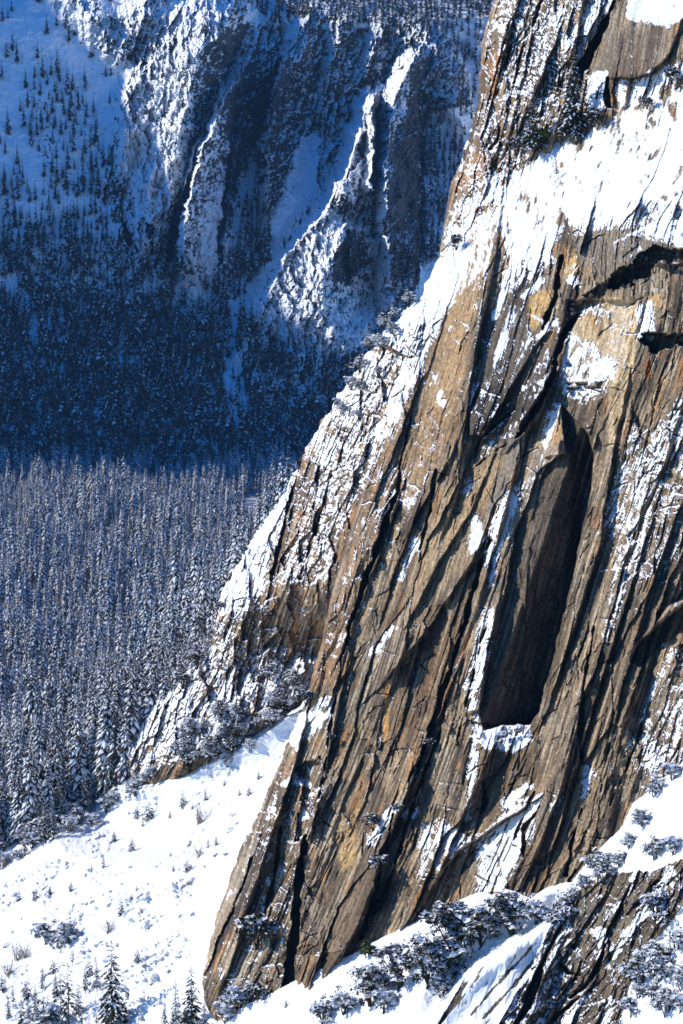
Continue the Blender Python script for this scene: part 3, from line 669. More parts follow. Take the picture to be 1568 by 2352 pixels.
for pts in ([(1188, 1215, 3), (1240, 1180, 2), (1300, 1190, 2)], [(1212, 1270, 3), (1206, 1450, 4), (1190, 1620, 3)], [(1112, 1590, 3), (1150, 1570, 2), (1230, 1590, 3)], [(1215, 1300, 2), (1180, 1360, 3), (1140, 1500, 2)], [(1240, 1250, 2), (1228, 1400, 3)], [(1105, 1630, 3), (1160, 1648, 3), (1216, 1640, 2)]):
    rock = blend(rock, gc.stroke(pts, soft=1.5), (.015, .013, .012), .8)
paint([(1100, 1640), (1110, 1600), (1230, 1600), (1216, 1665), (1100, 1690)], (.13, .095, .075), .7, 14)
paint([(1400, 1200), (1640, 1000), (1640, 1600), (1400, 1850), (1280, 2000), (1200, 1980), (1280, 1600)], (.23, .185, .135), .55, 20, .5)
paint([(784, 1880), (816, 1870), (820, 1980), (784, 2000), (770, 1940)], GOLD, .7, 8, .4); paint([(625, 1880), (650, 1850), (648, 1960), (630, 1970)], (.42, .28, .13), .8, 8, .5)
paint([(560, 1950), (490, 2130), (478, 2190), (530, 2080), (590, 1930)], (.36, .33, .28), .8, 8, .3); paint([(784, 2060), (860, 1950), (870, 2000), (820, 2130), (740, 2240), (730, 2200)], (.16, .12, .085), .7, 14)
paint([(1060, 1880), (1110, 1660), (1230, 1670), (1230, 1900), (1120, 1950)], (.17, .13, .09), .5, 14, .5)
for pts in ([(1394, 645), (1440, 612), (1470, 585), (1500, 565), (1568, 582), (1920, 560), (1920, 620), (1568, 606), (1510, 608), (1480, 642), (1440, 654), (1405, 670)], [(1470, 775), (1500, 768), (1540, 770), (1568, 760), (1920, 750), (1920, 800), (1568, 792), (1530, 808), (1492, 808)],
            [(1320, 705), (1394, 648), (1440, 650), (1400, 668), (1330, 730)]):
    paint(pts, (.055, .047, .038), .7, 7, .3)  # shade under the roofs darkened into the rock colour
paint([(1100, 1680), (1130, 1700), (1220, 1700), (1240, 1780), (1180, 1860), (1110, 1880), (1090, 1780)], (.11, .085, .06), .6, 14, .4)
paint([(1400, 1400), (1480, 1380), (1440, 1560), (1400, 1720), (1340, 1760), (1360, 1560)], (.10, .078, .055), .6, 18, .6)
paint([(880, 1850), (930, 1900), (880, 2060), (830, 2140), (800, 2160), (850, 2000)], (.06, .05, .04), .6, 12, .4)
paint([(1000, 640), (1100, 500), (1130, 520), (1090, 700), (1060, 860), (1000, 980), (985, 900), (1030, 760)], (.44, .32, .19), .6, 16, .4)
paint([(1060, 1090), (1150, 1060), (1110, 1150), (1070, 1210), (990, 1290), (970, 1270), (1010, 1170)], (.42, .33, .21), .6, 16, .3)
strm = gc.poly([(1330, 1000), (1480, 960), (1920, 900), (1920, 1640), (1460, 1700), (1330, 1960), (1230, 1960), (1260, 1560), (1340, 1240)], 40)
rock = blend(rock, strm * sst(.06, .22, fbm(U / 8., V / 700., 2, 86)), (.50, .44, .35), .6); rock = blend(rock, strm * sst(.08, .24, fbm(U / 11., V / 600., 2, 85)), (.05, .042, .034), .6)
rock = blend(rock, joint, (.025, .021, .018), .8)
rock = blend(rock, i5 * sst(.62, .9, vE), (.36, .30, .215), .5); rock = blend(rock, i5 * sst(.35, .1, vE), (.07, .057, .044), .6)
rock = blend(rock, np.maximum(crack, np.clip(fine, 0, 1) * .6 * rough), (.02, .017, .015), .6)
rock = rock * np.array([1.05, .925, .75], np.float32)
rock = rock * (1 + .62 * fbm(X / 5.5, Y / 8., 2, 140, .7) + .30 * fbm(U / 5., V / 60., 1, 141))[..., None]
keepc = e_true > 0
keepc &= ~((Y > 2360) & (X < 520))
M_PX = .127
grain = np.stack([U * M_PX, V * M_PX * .20, n4], -1).astype(np.float32)
depth_c = depth - .35 * snow_m
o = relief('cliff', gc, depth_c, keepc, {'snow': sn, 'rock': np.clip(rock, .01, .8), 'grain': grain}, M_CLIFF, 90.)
def cliff_point(px, py):
    px = np.atleast_1d(np.asarray(px, float)); py = np.atleast_1d(np.asarray(py, float))
    return at(px, py, sample(gc, depth_c, px, py))

# ================================================================== SNOW LEDGE AND OUTCROP AT THE FOOT OF THE CLIFF
gl = Grid(440, 1900, 1460, 2450, 2.0, 21, 4., 40.)
LX, LY = gl.X, gl.Y
lg = np.array([(430, 2380), (480, 2352), (560, 2310), (640, 2270), (700, 2238), (760, 2215), (860, 2160), (930, 2125), (1000, 2096), (1060, 2062), (1100, 2046), (1130, 2052), (1160, 2040), (1215, 2058), (1250, 2040), (1300, 2022), (1312, 2024), (1345, 1980),
               (1375, 1951), (1430, 1892), (1450, 1846), (1500, 1806), (1540, 1766), (1568, 1738), (1700, 1640), (1950, 1440)], float)
top = np.interp(gl.xs, lg[:, 0], lg[:, 1]).astype(np.float32)
top = top + 5 * fbm(gl.xs.astype(np.float32) / 40., gl.xs * 0., 3, 3)
T = np.broadcast_to(top, gl.shape)
dtop = wall_plane(T * 0 + LX, T).astype(np.float32) - 4
t = LY - T
rate = .165 - .10 * gl.poly([(1300, 2040), (1430, 1990), (1920, 1850), (1920, 2500), (1120, 2500), (1250, 2160)], 50, False)
rate = rate - .07 * gl.poly([(1000, 2360), (1080, 2270), (1200, 2160), (1280, 2100), (1250, 2200), (1140, 2360)], 50, False)
ld = dtop - np.cumsum(rate * np.clip(t / gl.step, 0, 1), axis=0) * gl.step
# sharp break of slope above the outcrop and the trough with the trees
ld += 7 * gl.stroke([(1000, 2300, 30), (1060, 2225, 40), (1120, 2180, 40), (1200, 2130, 40), (1280, 2080, 30)], soft=25) 
ld -= 5 * gl.stroke([(1010, 2340, 30), (1090, 2235, 40), (1180, 2165, 50), (1260, 2120, 30)], soft=25)
UL = LX + .55 * LY + 20 * fbm(LX / 200., LY / 200., 3, 4); VL = LY - .5 * LX
OC = [(1306, 2053), (1374, 2010), (1429, 1998), (1484, 2000), (1519, 1990), (1600, 1950), (1920, 1800), (1920, 1920), (1568, 2081), (1524, 2136), (1484, 2181), (1449, 2256), (1420, 2370), (1400, 2460), (1110, 2460), (1144, 2351), (1184, 2281), (1234, 2191), (1264, 2120)]
oc = gl.poly(OC, 6)
def saw2(lam, seed, sharp=.1):
    s = UL / lam + 1.2 * fbm(LX / (lam * 2.5), LY / (lam * 5), 3, seed)
    k = np.floor(s); f = s - k
    ph = _hash(k.astype(np.int64), (k * 0).astype(np.int64), seed)
    return np.where(f < 1 - sharp, f / (1 - sharp), (1 - f) / sharp) * (.3 + .7 * ph)
oA, _, oAx, oAy = cells(UL / 40., VL / 120., 401); oB, _, oBx, _ = cells(UL / 15., VL / 40., 402); oC, _, oCx, _ = cells(UL / 7., VL / 14., 403)
hl = oc * (2.4 * (oA - .5) + 1.4 * oAx + 1.0 * (oB - .5) + .8 * oBx + .4 * (oC - .5) + .35 * oCx + 3.6 * saw2(95., 5) + .9 * saw2(34., 6) + .6 * ridged(UL / 12., VL / 40., 4, 8))
slabz = gl.poly([(1010, 2340), (1100, 2230), (1230, 2140), (1268, 2112), (1240, 2190), (1180, 2290), (1130, 2380), (1000, 2400)], 10)
hl += slabz * .35 * saw2(26., 9, .15)
cl_, el_, _, _ = cells(LX / 22., LY / 14., 14)
lump = np.clip(el_ * 2, 0, 1) * np.maximum(0, cl_ - .55) * 2.2
hl += (1 - oc) * (1 - slabz) * (1.2 * fbm(LX / 60., LY / 40., 4, 11) + .25 * fbm(LX / 10., LY / 7., 3, 12) + .55 * lump * gl.poly([(560, 2320), (900, 2190), (1000, 2250), (980, 2460), (500, 2460)], 30))
lc = np.zeros(gl.shape, np.float32)
for pts, dp in (([(1240, 2230, 14), (1225, 2270, 22), (1210, 2310, 18), (1180, 2360, 10)], 4), ([(1390, 2170, 4), (1370, 2225, 13), (1345, 2265, 8), (1310, 2290, 5)], 4), ([(1330, 2290, 4), (1270, 2340, 12), (1230, 2400, 8)], 3), ([(1290, 2216, 8), (1305, 2232, 10), (1330, 2240, 3)], 2.5),
                ([(1510, 2020, 6), (1480, 2060, 14), (1440, 2100, 6)], 3), ([(1070, 2250, 10), (1050, 2290, 14), (1010, 2350, 8)], 2), ([(1300, 2100, 4), (1250, 2200, 8), (1200, 2300, 8)], 2), ([(1450, 2030, 4), (1400, 2130, 8), (1380, 2180, 4)], 2.5)):
    s = gl.stroke(pts, soft=2); lc = np.maximum(lc, s); hl -= dp * s
ldd = ld - hl
nl = normals(gl, ldd)
dl = np.full(gl.shape, 1.1, np.float32)
dl = dl * (1 - oc) + .24 * oc
dl = dl * (1 - slabz) + .74 * slabz
for pts in ([(1040, 2290, 3), (1120, 2210, 5), (1190, 2150, 3)], [(1080, 2330, 3), (1160, 2240, 6), (1230, 2165, 3)], [(1110, 2340, 3), (1190, 2250, 7), (1245, 2180, 4)], [(1020, 2340, 2), (1070, 2280, 3), (1100, 2240, 2)]):
    dl = dl - .6 * gl.stroke(pts, soft=4)
for pts, v in (([(1378, 2140, 30), (1384, 2180, 20), (1372, 2200, 10)], .95), ([(1460, 2010, 20), (1420, 2080, 14), (1390, 2110, 8)], .8), ([(1500, 2060, 20), (1440, 2150, 30), (1410, 2200, 8)], .8), ([(1340, 2290, 16), (1300, 2351, 26)], .85), ([(1400, 2300, 30), (1390, 2350, 30)], .75),
               ([(1284, 2150, 12), (1270, 2200, 8)], .75), ([(1420, 2180, 8), (1400, 2180, 8)], .9), ([(1250, 2260, 8), (1220, 2330, 10)], .8), ([(1395, 2215, 12), (1402, 2225, 6)], .9), ([(1540, 2000, 30), (1490, 2080, 30), (1520, 2120, 24)], .8)):
    dl = np.maximum(dl, v * gl.stroke(pts, soft=6))
sl_ = dl + .6 * fbm(UL / 13., VL / 40., 5, 15, .6) + oc * np.clip((nl[..., 2] - .42) * 1.2, -.4, .4) + .42 * oc * fbm(LX / 9., LY / 9., 3, 16) - .6 * lc
m1_ = fbm(UL / 16., VL / 300., 4, 17); m2_ = fbm(LX / 70., LY / 90., 3, 18)
rl = np.empty(gl.shape + (3,), np.float32); rl[:] = (.125, .09, .055)
rl = blend(rl, sst(-.1, .35, m1_), (.20, .15, .085), .7); rl = blend(rl, sst(0, .35, m2_), (.15, .125, .095), .7); rl = blend(rl, sst(.1, .35, -m1_), DARK, .7); rl = blend(rl, lc, (.02, .017, .015), .8)
rl = blend(rl, sst(.25, .4, fbm(LX / 3.2, LY / 3.2, 2, 19)), (.38, .33, .26), .5)
o = relief('snow_ledge', gl, ldd - .3 * sst(.42, .58, sl_), t > 0, {'snow': sl_, 'rock': np.clip(rl, .01, .8), 'grain': np.stack([UL * .11, VL * .012, m2_], -1)}, M_CLIFF, 40., False)
def ledge_point(px, py):
    px = np.atleast_1d(np.asarray(px, float)); py = np.atleast_1d(np.asarray(py, float))
    return at(px, py, sample(gl, ldd, px, py))

# ================================================================== THE FAR MOUNTAIN
gm = Grid(-330, 1500, -150, 1140, 1.8, 31, 13., 40.)
MX, MY = gm.X, gm.Y
yy = np.arange(2600., 6500., 2.)
prof = np.interp(yy, [2600, 2690, 3020, 3120, 3330, 3440, 6500], [-420, -386, -215, -110, 150, 210, 900])
dr = rays(np.full(gm.ys.shape, CX), gm.ys)
brow = []
for k in range(len(gm.ys)):
    dd = yy / dr[k, 1]
    gap = dr[k, 2] * dd - prof; j = max(int(np.argmax(gap < 0)), 1)
    brow.append(dd[j - 1] + (dd[j] - dd[j - 1]) * gap[j - 1] / (gap[j - 1] - gap[j]))
mb = np.broadcast_to(np.asarray(brow, np.float32)[:, None], gm.shape).copy()
# the slope left of the ribs is smoother and gentler, the face right of them lies in a recess
def R_(pts, wl, wr, p=1.0): return gm.rib(pts, wl, wr, p)
rec = 1 - gm.poly([(470, -160), (560, 30), (520, 230), (470, 420), (470, 700), (1400, 700), (1400, -160)], 60)
mb += (1 - rec) * (20 + 230 * sst(650, 100, MY))
hm = np.zeros(gm.shape, np.float32)
RB = [([(575, -60, 40), (520, 60, 85), (455, 130, 125), (435, 210, 140), (415, 300, 140), (395, 400, 115), (385, 480, 80), (380, 580, 20)], 170, 70, 1.1),
      ([(330, 160, 40), (300, 220, 70), (290, 300, 80), (265, 400, 30)], 50, 90, 1), ([(350, 380, 60), (340, 470, 60), (345, 560, 40), (350, 630, 10)], 60, 40, 1),
      ([(600, 60, 40), (560, 160, 140), (510, 235, 185), (478, 320, 200), (450, 390, 190), (432, 475, 165), (425, 560, 110), (432, 650, 20)], 30, 110, .9),
      ([(690, 60, 60), (660, 130, 150), (628, 205, 190), (612, 280, 180), (610, 360, 140), (620, 470, 70), (630, 560, 10)], 26, 110, .9),
      ([(850, 232, 230), (822, 320, 235), (785, 430, 225)], 34, 46, .7), ([(785, 430, 225), (742, 490, 200), (692, 545, 170), (640, 620, 140), (600, 700, 95), (590, 790, 30)], 24, 150, .7),
      ([(853, 234, 225), (858, 330, 220), (850, 430, 200)], 24, 12, .5),
      ([(942, 148, 210), (908, 215, 225), (890, 330, 225), (886, 420, 200), (890, 560, 160), (895, 700, 60)], 36, 80, .7),
      ([(780, 560, 160), (740, 640, 160), (740, 720, 140), (790, 800, 90), (830, 850, 20)], 150, 110, .9),
      ([(1000, 220, 90), (1040, 235, 90), (1050, 260, 60)], 30, 40, .6),
      ([(960, 70, 60), (1010, 110, 80), (1040, 180, 90), (1045, 230, 60)], 80, 40, .8),
      ([(780, 60, 50), (760, 160, 60), (740, 260, 40)], 40, 60, 1), ([(870, 60, 40), (850, 150, 50), (820, 210, 20)], 30, 50, 1),
      ([(100, -40, 40), (190, 10, 50), (260, 90, 45), (300, 150, 20)], 70, 70, 1), ([(390, -60, 60), (330, 30, 60), (290, 100, 30)], 60, 60, 1)]
for pts, a, b, p in RB: hm = np.maximum(hm, .0) + np.maximum(0, R_(pts, a, b, p) - np.maximum(hm, 0) * .55)
rocky = np.clip(hm / 45., 0, 1)
rocky = np.maximum(rocky, gm.poly([(560, 40), (900, 60), (1040, 80), (1060, 280), (980, 300), (960, 640), (880, 860), (570, 800), (560, 720), (700, 470), (680, 300), (560, 300), (440, 650), (330, 640), (250, 560), (250, 330), (300, 130), (190, 30), (420, 20)], 22))
rocky *= 1 - .9 * gm.poly([(560, 640), (640, 470), (690, 320), (730, 300), (720, 440), (650, 540), (590, 680), (545, 830), (520, 960), (500, 940), (515, 780)], 12)
rocky *= 1 - .8 * gm.poly([(990, 260), (1080, 240), (1100, 180), (1010, 560), (970, 640), (965, 330)], 8)
UM = MX + .28 * MY + 14 * fbm(MX / 120., MY / 120., 3, 33); VM = MY - .3 * MX
k1, g1, qx1, qy1 = cells(UM / 24., VM / 40., 34); k2, g2, qx2, qy2 = cells(UM / 10., VM / 15., 35); k3, g3, qx3, qy3 = cells(UM / 4.6, VM / 6., 36)
hm += rocky * (22 * fbm(UM / 50., VM / 110., 4, 37) + 13 * ridged(UM / 26., VM / 70., 4, 38) + 17 * (k1 - .5) - 12 * qy1 + 9 * qx1 + 8 * (k2 - .5) - 7 * qy2 + 5 * qx2 + 3.4 * (k3 - .5) - 3 * qy3)
hm += (1 - rocky) * (10 * fbm(MX / 90., MY / 60., 4, 39) + 2.0 * fbm(MX / 12., MY / 9., 3, 40))
# dark gullies
gul = np.zeros(gm.shape, np.float32)
for pts, dp in (([(497, 215, 3), (467, 310, 8), (434, 425, 16), (404, 510, 24), (388, 600, 14)], 40), ([(655, 120, 4), (622, 180, 14), (598, 270, 16), (582, 340, 5)], 34), ([(330, 500, 6), (345, 530, 14), (350, 580, 8)], 14), ([(285, 520, 5), (300, 555, 14), (312, 580, 5)], 20), ([(245, 420, 10), (242, 470, 10)], 16),
                ([(530, 350, 6), (515, 480, 12), (505, 600, 10)], 16), ([(866, 250, 6), (868, 330, 8), (862, 400, 5)], 24), ([(962, 210, 6), (968, 330, 10), (966, 560, 10), (955, 650, 8)], 30), ([(300, 130, 10), (340, 160, 14), (330, 190, 6)], 14), ([(800, 540, 20), (790, 600, 24), (800, 640, 10)], 18)):
    s = gm.stroke(pts, soft=4); gul = np.maximum(gul, s); hm -= dp * s
depth_m = mb - hm
nm = normals(gm, depth_m)
dm = np.full(gm.shape, 1.0, np.float32) * (1 - rocky) + (.70) * rocky
sidelit_m = np.clip((-nm[..., 0] * .62 + nm[..., 2] * .72 - nm[..., 1] * .1 - .46) * 1.15, -.55, .5)  # snow by slope, with side light painted in: left whiter, right darker
lowf = gm.poly([(-230, 600), (200, 640), (420, 690), (560, 760), (900, 900), (900, 1150), (-230, 1150)], 50)
dm = dm - .12 * gm.poly([(610, 60), (960, 60), (1040, 90), (1060, 300), (900, 330), (820, 210), (700, 330), (600, 420)], 30) * rocky
chute = np.maximum(gm.poly([(0, 640), (50, 655), (92, 730), (92, 795), (62, 812), (72, 740), (20, 690)], 8), gm.poly([(620, 500), (655, 520), (600, 640), (560, 700), (548, 780), (555, 860), (578, 950), (545, 1000), (512, 900), (515, 790), (530, 700), (570, 620)], 8))
chute = np.maximum(chute, gm.poly([(-40, 180), (40, 160), (60, 330), (100, 520), (60, 560), (20, 420), (-40, 420)], 20) * .8)
lowf = lowf * (1 - chute)
dm = dm + .3 * chute
dm = dm - .30 * gm.poly([(880, 330), (960, 330), (965, 640), (900, 640), (890, 450)], 10) - .35 * gm.poly([(856, 250), (868, 250), (862, 420), (846, 420)], 5)
dm = dm + .25 * gm.poly([(420, 640), (500, 420), (520, 440), (480, 660)], 12) + .2 * gm.poly([(250, 330), (440, 60), (520, 60), (430, 400), (260, 560)], 30)
for pts, v in (([(330, 140), (450, 90), (440, 300), (420, 420), (370, 560), (330, 600), (300, 560), (320, 400), (260, 420), (270, 330)], .30), ([(505, 240), (470, 330), (440, 400), (425, 480), (408, 600), (440, 650), (490, 650), (520, 420), (530, 330)], .32),
               ([(590, 690), (690, 555), (760, 480), (800, 500), (880, 560), (900, 700), (830, 800), (700, 820), (580, 740)], .22), ([(850, 236), (800, 330), (775, 440), (800, 470), (850, 440), (858, 330)], .25), ([(940, 150), (905, 215), (880, 330), (890, 480), (905, 330), (940, 240)], .25), ([(80, -20), (620, -20), (560, 60), (420, 90), (300, 100), (180, 70)], .25),
               ([(530, 260), (560, 200), (612, 180), (600, 300), (570, 400), (540, 560), (515, 560), (520, 420)], -.2), ([(640, 120), (664, 130), (622, 260), (602, 420), (580, 440), (590, 280)], -.45), ([(690, 60), (850, 100), (840, 236), (780, 330), (690, 300), (640, 330), (620, 300), (650, 200)], -.02),
               ([(862, 250), (905, 222), (880, 330), (868, 430)], -.4), ([(905, 330), (962, 210), (968, 480), (905, 470)], -.42), ([(770, 560), (820, 520), (850, 600), (800, 650), (760, 640)], -.5), ([(500, 215), (480, 290), (440, 400), (400, 500), (372, 600), (400, 600), (432, 470), (470, 330)], -.35), ([(250, 420), (260, 330), (275, 300), (270, 420), (300, 560), (270, 560)], -.3)):
    dm = dm + v * gm.poly(pts, 9)  # light on the ribs painted in: lit faces whiter, right flanks darker
dm = dm + .14 * gm.poly([(560, 40), (1050, 80), (1060, 260), (980, 640), (880, 860), (600, 760), (690, 330)], 30)
sm = dm - .48 * lowf * (1 - rocky) + .50 * fbm(UM / 11., VM / 22., 5, 45, .62) + .55 * fbm(UM / 5., VM / 8., 4, 44, .65) * rocky + rocky * sidelit_m - .55 * gul
rm = np.empty(gm.shape + (3,), np.float32); rm[:] = (.062, .058, .056)
rm = blend(rm, sst(-.1, .4, fbm(UM / 20., VM / 80., 4, 46)), (.125, .11, .098), .6); rm = blend(rm, sst(.1, .4, fbm(UM / 9., VM / 60., 3, 47)), (.03, .027, .025), .8); rm = blend(rm, gul, (.02, .018, .018), .8)
# brush on the snow slopes
br = (1 - chute) * sst(.16, .34, fbm(MX / 7., MY / 6., 3, 48, .6) + .35 * fbm(MX / 70., MY / 70., 2, 49)) * (1 - rocky)
sm = sm - .55 * br * sst(-100, 200, MY)
keepm = np.ones(gm.shape, bool)
o = relief('mountain', gm, depth_m, keepm, {'snow': sm, 'rock': np.clip(rm, .01, .8), 'grain': np.stack([UM * .58, VM * .58 * .15, UM * 0], -1)}, M_FAR, 1.0, False)
def mountain_point(px, py):
    px = np.atleast_1d(np.asarray(px, float)); py = np.atleast_1d(np.asarray(py, float))
    return at(px, py, sample(gm, depth_m, px, py))

# ================================================================== unseen ridge left of the picture, its crest shaped to shade the valley
RX = -1700.
ys_r = np.arange(1500., 6400., 20.)
RY = [1500, 2755, 2800, 2860, 2900, 2960, 3000, 3040, 3080, 3120, 3160, 3200, 3300, 3400, 3500, 3600, 3700, 3800, 4100, 6400]
RZ = [150, 300, 700, 790, 795, 800, 800, 800, 800, 800, 805, 835, 885, 930, 965, 1010, 1040, 1060, 1050, 1000]
crest = np.interp(ys_r, RY, RZ)
crest = crest + 22 * fbm(ys_r / 70., ys_r * 0, 4, 70)
vx = np.linspace(-1, 1, 41)
rx = RX + vx[None, :] * 900 - 100 * (1 - np.abs(vx))[None, :]
ryy = np.broadcast_to(ys_r[:, None], rx.shape[:0] + (len(ys_r), 41)).astype(np.float32)
rx = np.broadcast_to(RX + vx * 900, ryy.shape).astype(np.float32)
rz = -390 + (crest[:, None] + 390) * (1 - np.abs(vx)[None, :]) ** 1.1 + (1 - np.abs(vx))[None, :] * np.abs(vx)[None, :] * 160 * fbm(rx / 200., ryy / 200., 4, 71)
ii = np.arange(ryy.size).reshape(ryy.shape)
fq = np.stack([ii[:-1, :-1], ii[:-1, 1:], ii[1:, 1:], ii[1:, :-1]], -1).reshape(-1, 4)
sv = np.ones(ryy.size)
o = link('ridge', raw_mesh('ridge', np.stack([rx, ryy, rz], -1).reshape(-1, 3), fq, {'snow': sv * .6, 'rock': np.tile([.1, .085, .075], (ryy.size, 1)), 'grain': np.zeros((ryy.size, 3))}, [M_FAR])); tag(o, kind='structure')
# ================================================================== VEGETATION
def tube(pts, r, k=5):
    """tapered round stem along a polyline"""
    pts = np.asarray(pts, float); r = np.broadcast_to(r, len(pts)).astype(float)
    V_, F_ = [], []
    for i, p in enumerate(pts):
        d = pts[min(i + 1, len(pts) - 1)] - pts[max(i - 1, 0)]; d /= np.linalg.norm(d) + 1e-9
        a = np.cross(d, [0, 0, 1.]) if abs(d[2]) < .9 else np.cross(d, [1., 0, 0]); a /= np.linalg.norm(a); b = np.cross(d, a)
        for j in range(k):
            t = 2 * math.pi * j / k
            V_.append(p + r[i] * (math.cos(t) * a + math.sin(t) * b))
    for i in range(len(pts) - 1):
        for j in range(k):
            q = [i * k + j, i * k + (j + 1) % k, (i + 1) * k + (j + 1) % k, (i + 1) * k + j]
            F_ += [[q[0], q[1], q[2]], [q[0], q[2], q[3]]]
    return np.array(V_), np.array(F_)
def merge(parts):
    """[(verts, tris, snow, hue)] -> one"""
    off = 0; V_, F_, S_, H2 = [], [], [], []
    for v, f, s, h in parts:
        V_.append(v); F_.append(f + off); off += len(v)
        S_.append(np.broadcast_to(np.asarray(s, float), (len(v),))); H2.append(np.broadcast_to(np.asarray(h, float), (len(v),)))
    return np.concatenate(V_), np.concatenate(F_), np.concatenate(S_), np.concatenate(H2)
def blades(r, base, dr, L, w, droop, snowy, hue, snow_lo=False, lift=.07):
    """bough blades: a dark drooping blade and, on a share of them, a pad of snow above it"""
    n = len(base)
    up = np.array([0, 0, 1.]); side = np.cross(dr, up); side /= np.linalg.norm(side, axis=1)[:, None] + 1e-9
    L = L[:, None]; w = w[:, None]; dp = droop[:, None]
    mid = base + dr * L * .55 - up * dp * L * .18; tip = base + dr * L - up * dp * L * .6
    mL = mid + side * w - up * w * .45; mR = mid - side * w - up * w * .45; mC = mid + up * w * .25
    v = np.stack([base, mL, mR, mC, tip], 1).reshape(-1, 3)
    f = np.array([[0, 1, 3], [0, 3, 2], [1, 4, 3], [3, 4, 2]])
    F_ = (f[None] + 5 * np.arange(n)[:, None, None]).reshape(-1, 3)
    hu = np.repeat(hue, 5)
    out = [(v, F_, 0.0, hu)]
    k = r.random(n) < snowy
    if k.any():
        ul = up * (L[k] * lift + .02)
        sc_ = r.uniform(.55, .95, k.sum())[:, None]
        b2 = base[k] + dr[k] * L[k] * r.uniform(.1, .35, k.sum())[:, None] + ul; t2 = b2 + (tip[k] + ul - b2) * r.uniform(.75, 1.0, k.sum())[:, None]
        m2 = mC[k] + ul * 1.4
        a2 = mid[k] + side[k] * w[k] * sc_ - up * w[k] * .3 + ul; c2_ = mid[k] - side[k] * w[k] * sc_ - up * w[k] * .3 + ul
        v2 = np.stack([b2, a2, c2_, m2, t2], 1).reshape(-1, 3)
        F2 = (f[None] + 5 * np.arange(k.sum())[:, None, None]).reshape(-1, 3)
        out.append((v2, F2, 1.0, 0.0))
    return out
def conifer(seed, H=30., Rm=3.6, whorls=15, nb=7, snowy=.75, base=.12, power=.8, twigs=0, droop=1.0, ragged=.3, bare=0.0, tip=.02, wid=.26):
    """a conifer H metres tall: crown (verts, tris, snow, hue) and trunk (verts, tris)"""
    r = np.random.default_rng(seed)
    zs = base + (1 - base - tip) * (np.arange(whorls) + .5) / whorls
    B, D, L, Wd, Dr = [], [], [], [], []
    for i, z in enumerate(zs):
        t = (z - base) / (1 - base)
        rad = Rm * (1 - t) ** power * (1 if t > .12 else .6 + 3.3 * t) + Rm * .05
        n = max(3, int(round(nb * (.6 + .4 * (1 - t)))))
        a0 = r.random() * 6.28
        for j in range(n):
            if r.random() < bare: continue
            a = a0 + 6.283 * j / n + r.normal(0, .25)
            el = -.12 - .25 * (1 - t) + .55 * max(0, t - .6) + r.normal(0, .1)
            l = rad * r.uniform(1 - ragged * 1.4, 1 + ragged * .5)
            B.append([0, 0, (z + r.normal(0, .25) / whorls) * H]); D.append([math.cos(a) * math.cos(el), math.sin(a) * math.cos(el), math.sin(el)]); L.append(l); Wd.append(l * wid * r.uniform(.7, 1.2) + .08); Dr.append(droop * r.uniform(.5, 1.2))
    B, D, L, Wd, Dr = map(np.array, (B, D, L, Wd, Dr))
    parts = []
    hue = r.random(len(B)) * .6
    if not twigs:
        parts += blades(r, B, D, L, Wd, Dr, snowy, hue)
    else:
        for k in range(twigs):
            s = np.where(np.arange(len(B)) % 2 == 0, 1, -1) * (1 if k % 2 else -1)
            fr = r.uniform(.25, .98, len(B)) if k else np.full(len(B), .35)
            pos = B + D * (L * fr)[:, None] - np.array([0, 0, 1.]) * (Dr * L * .6 * fr ** 2)[:, None]
            ang = s * r.uniform(.15, .9, len(B)) if k else np.zeros(len(B))
            ca, sa = np.cos(ang), np.sin(ang)
            d2 = np.stack([D[:, 0] * ca - D[:, 1] * sa, D[:, 0] * sa + D[:, 1] * ca, D[:, 2] - .25 * r.random(len(B))], 1); d2 /= np.linalg.norm(d2, axis=1)[:, None]
            l2 = L * (r.uniform(.28, .50, len(B)) if k else .62) * (1.05 - .4 * fr)
            parts += blades(r, pos, d2, l2, l2 * r.uniform(.22, .38, len(B)) + .05, Dr, snowy, np.clip(hue + r.normal(0, .1, len(B)), 0, 1))
        for i in range(len(B)):          # the boughs themselves
            e = B[i] + D[i] * L[i] * .8 - np.array([0, 0, 1.]) * Dr[i] * L[i] * .35
            v, f = tube([B[i], (B[i] + e) / 2 + np.array([0, 0, .04 * L[i]]), e], [.012 * L[i] + .03, .02, .01], 3)
            parts.append((v, f, -1., .8))
    # leader
    parts += blades(r, np.array([[0, 0, H * .965]] * 3), np.array([[.3, .1, .95], [-.25, .2, .94], [0, -.3, .95]]), np.array([H * .03] * 3), np.array([H * .006] * 3), np.zeros(3), .5, np.zeros(3))
    tv, tf = tube([[0, 0, -1.0], [0, 0, H * .3], [0, 0, H * .97]], [H * .0115 + .03, H * .009, H * .001], 5)
    return merge(parts), (tv, tf)
def snag(seed, H=20.):
    """dead standing conifer: bare trunk with stub branches carrying a little snow"""
    r = np.random.default_rng(seed); parts = []
    for i in range(46):
        z = H * r.uniform(.2, .96); a = r.random() * 6.28; l = H * .11 * (1.1 - z / H) * r.uniform(.4, 1.2)
        d = np.array([math.cos(a), math.sin(a), -.15 + .3 * r.random()])
        v, f = tube([[0, 0, z], np.array([0, 0, z]) + d * l], [.05, .015], 3); parts.append((v, f, -1., .9))
        if r.random() < .6: parts += blades(r, np.array([[0, 0, z]]), d[None], np.array([l]), np.array([.12]), np.array([.2]), .9, np.array([.9]))
    tv, tf = tube([[0, 0, -1.0], [0, 0, H * .5], [.1, 0, H]], [H * .012 + .03, H * .009, H * .002], 6)
    return merge(parts), (tv, tf)
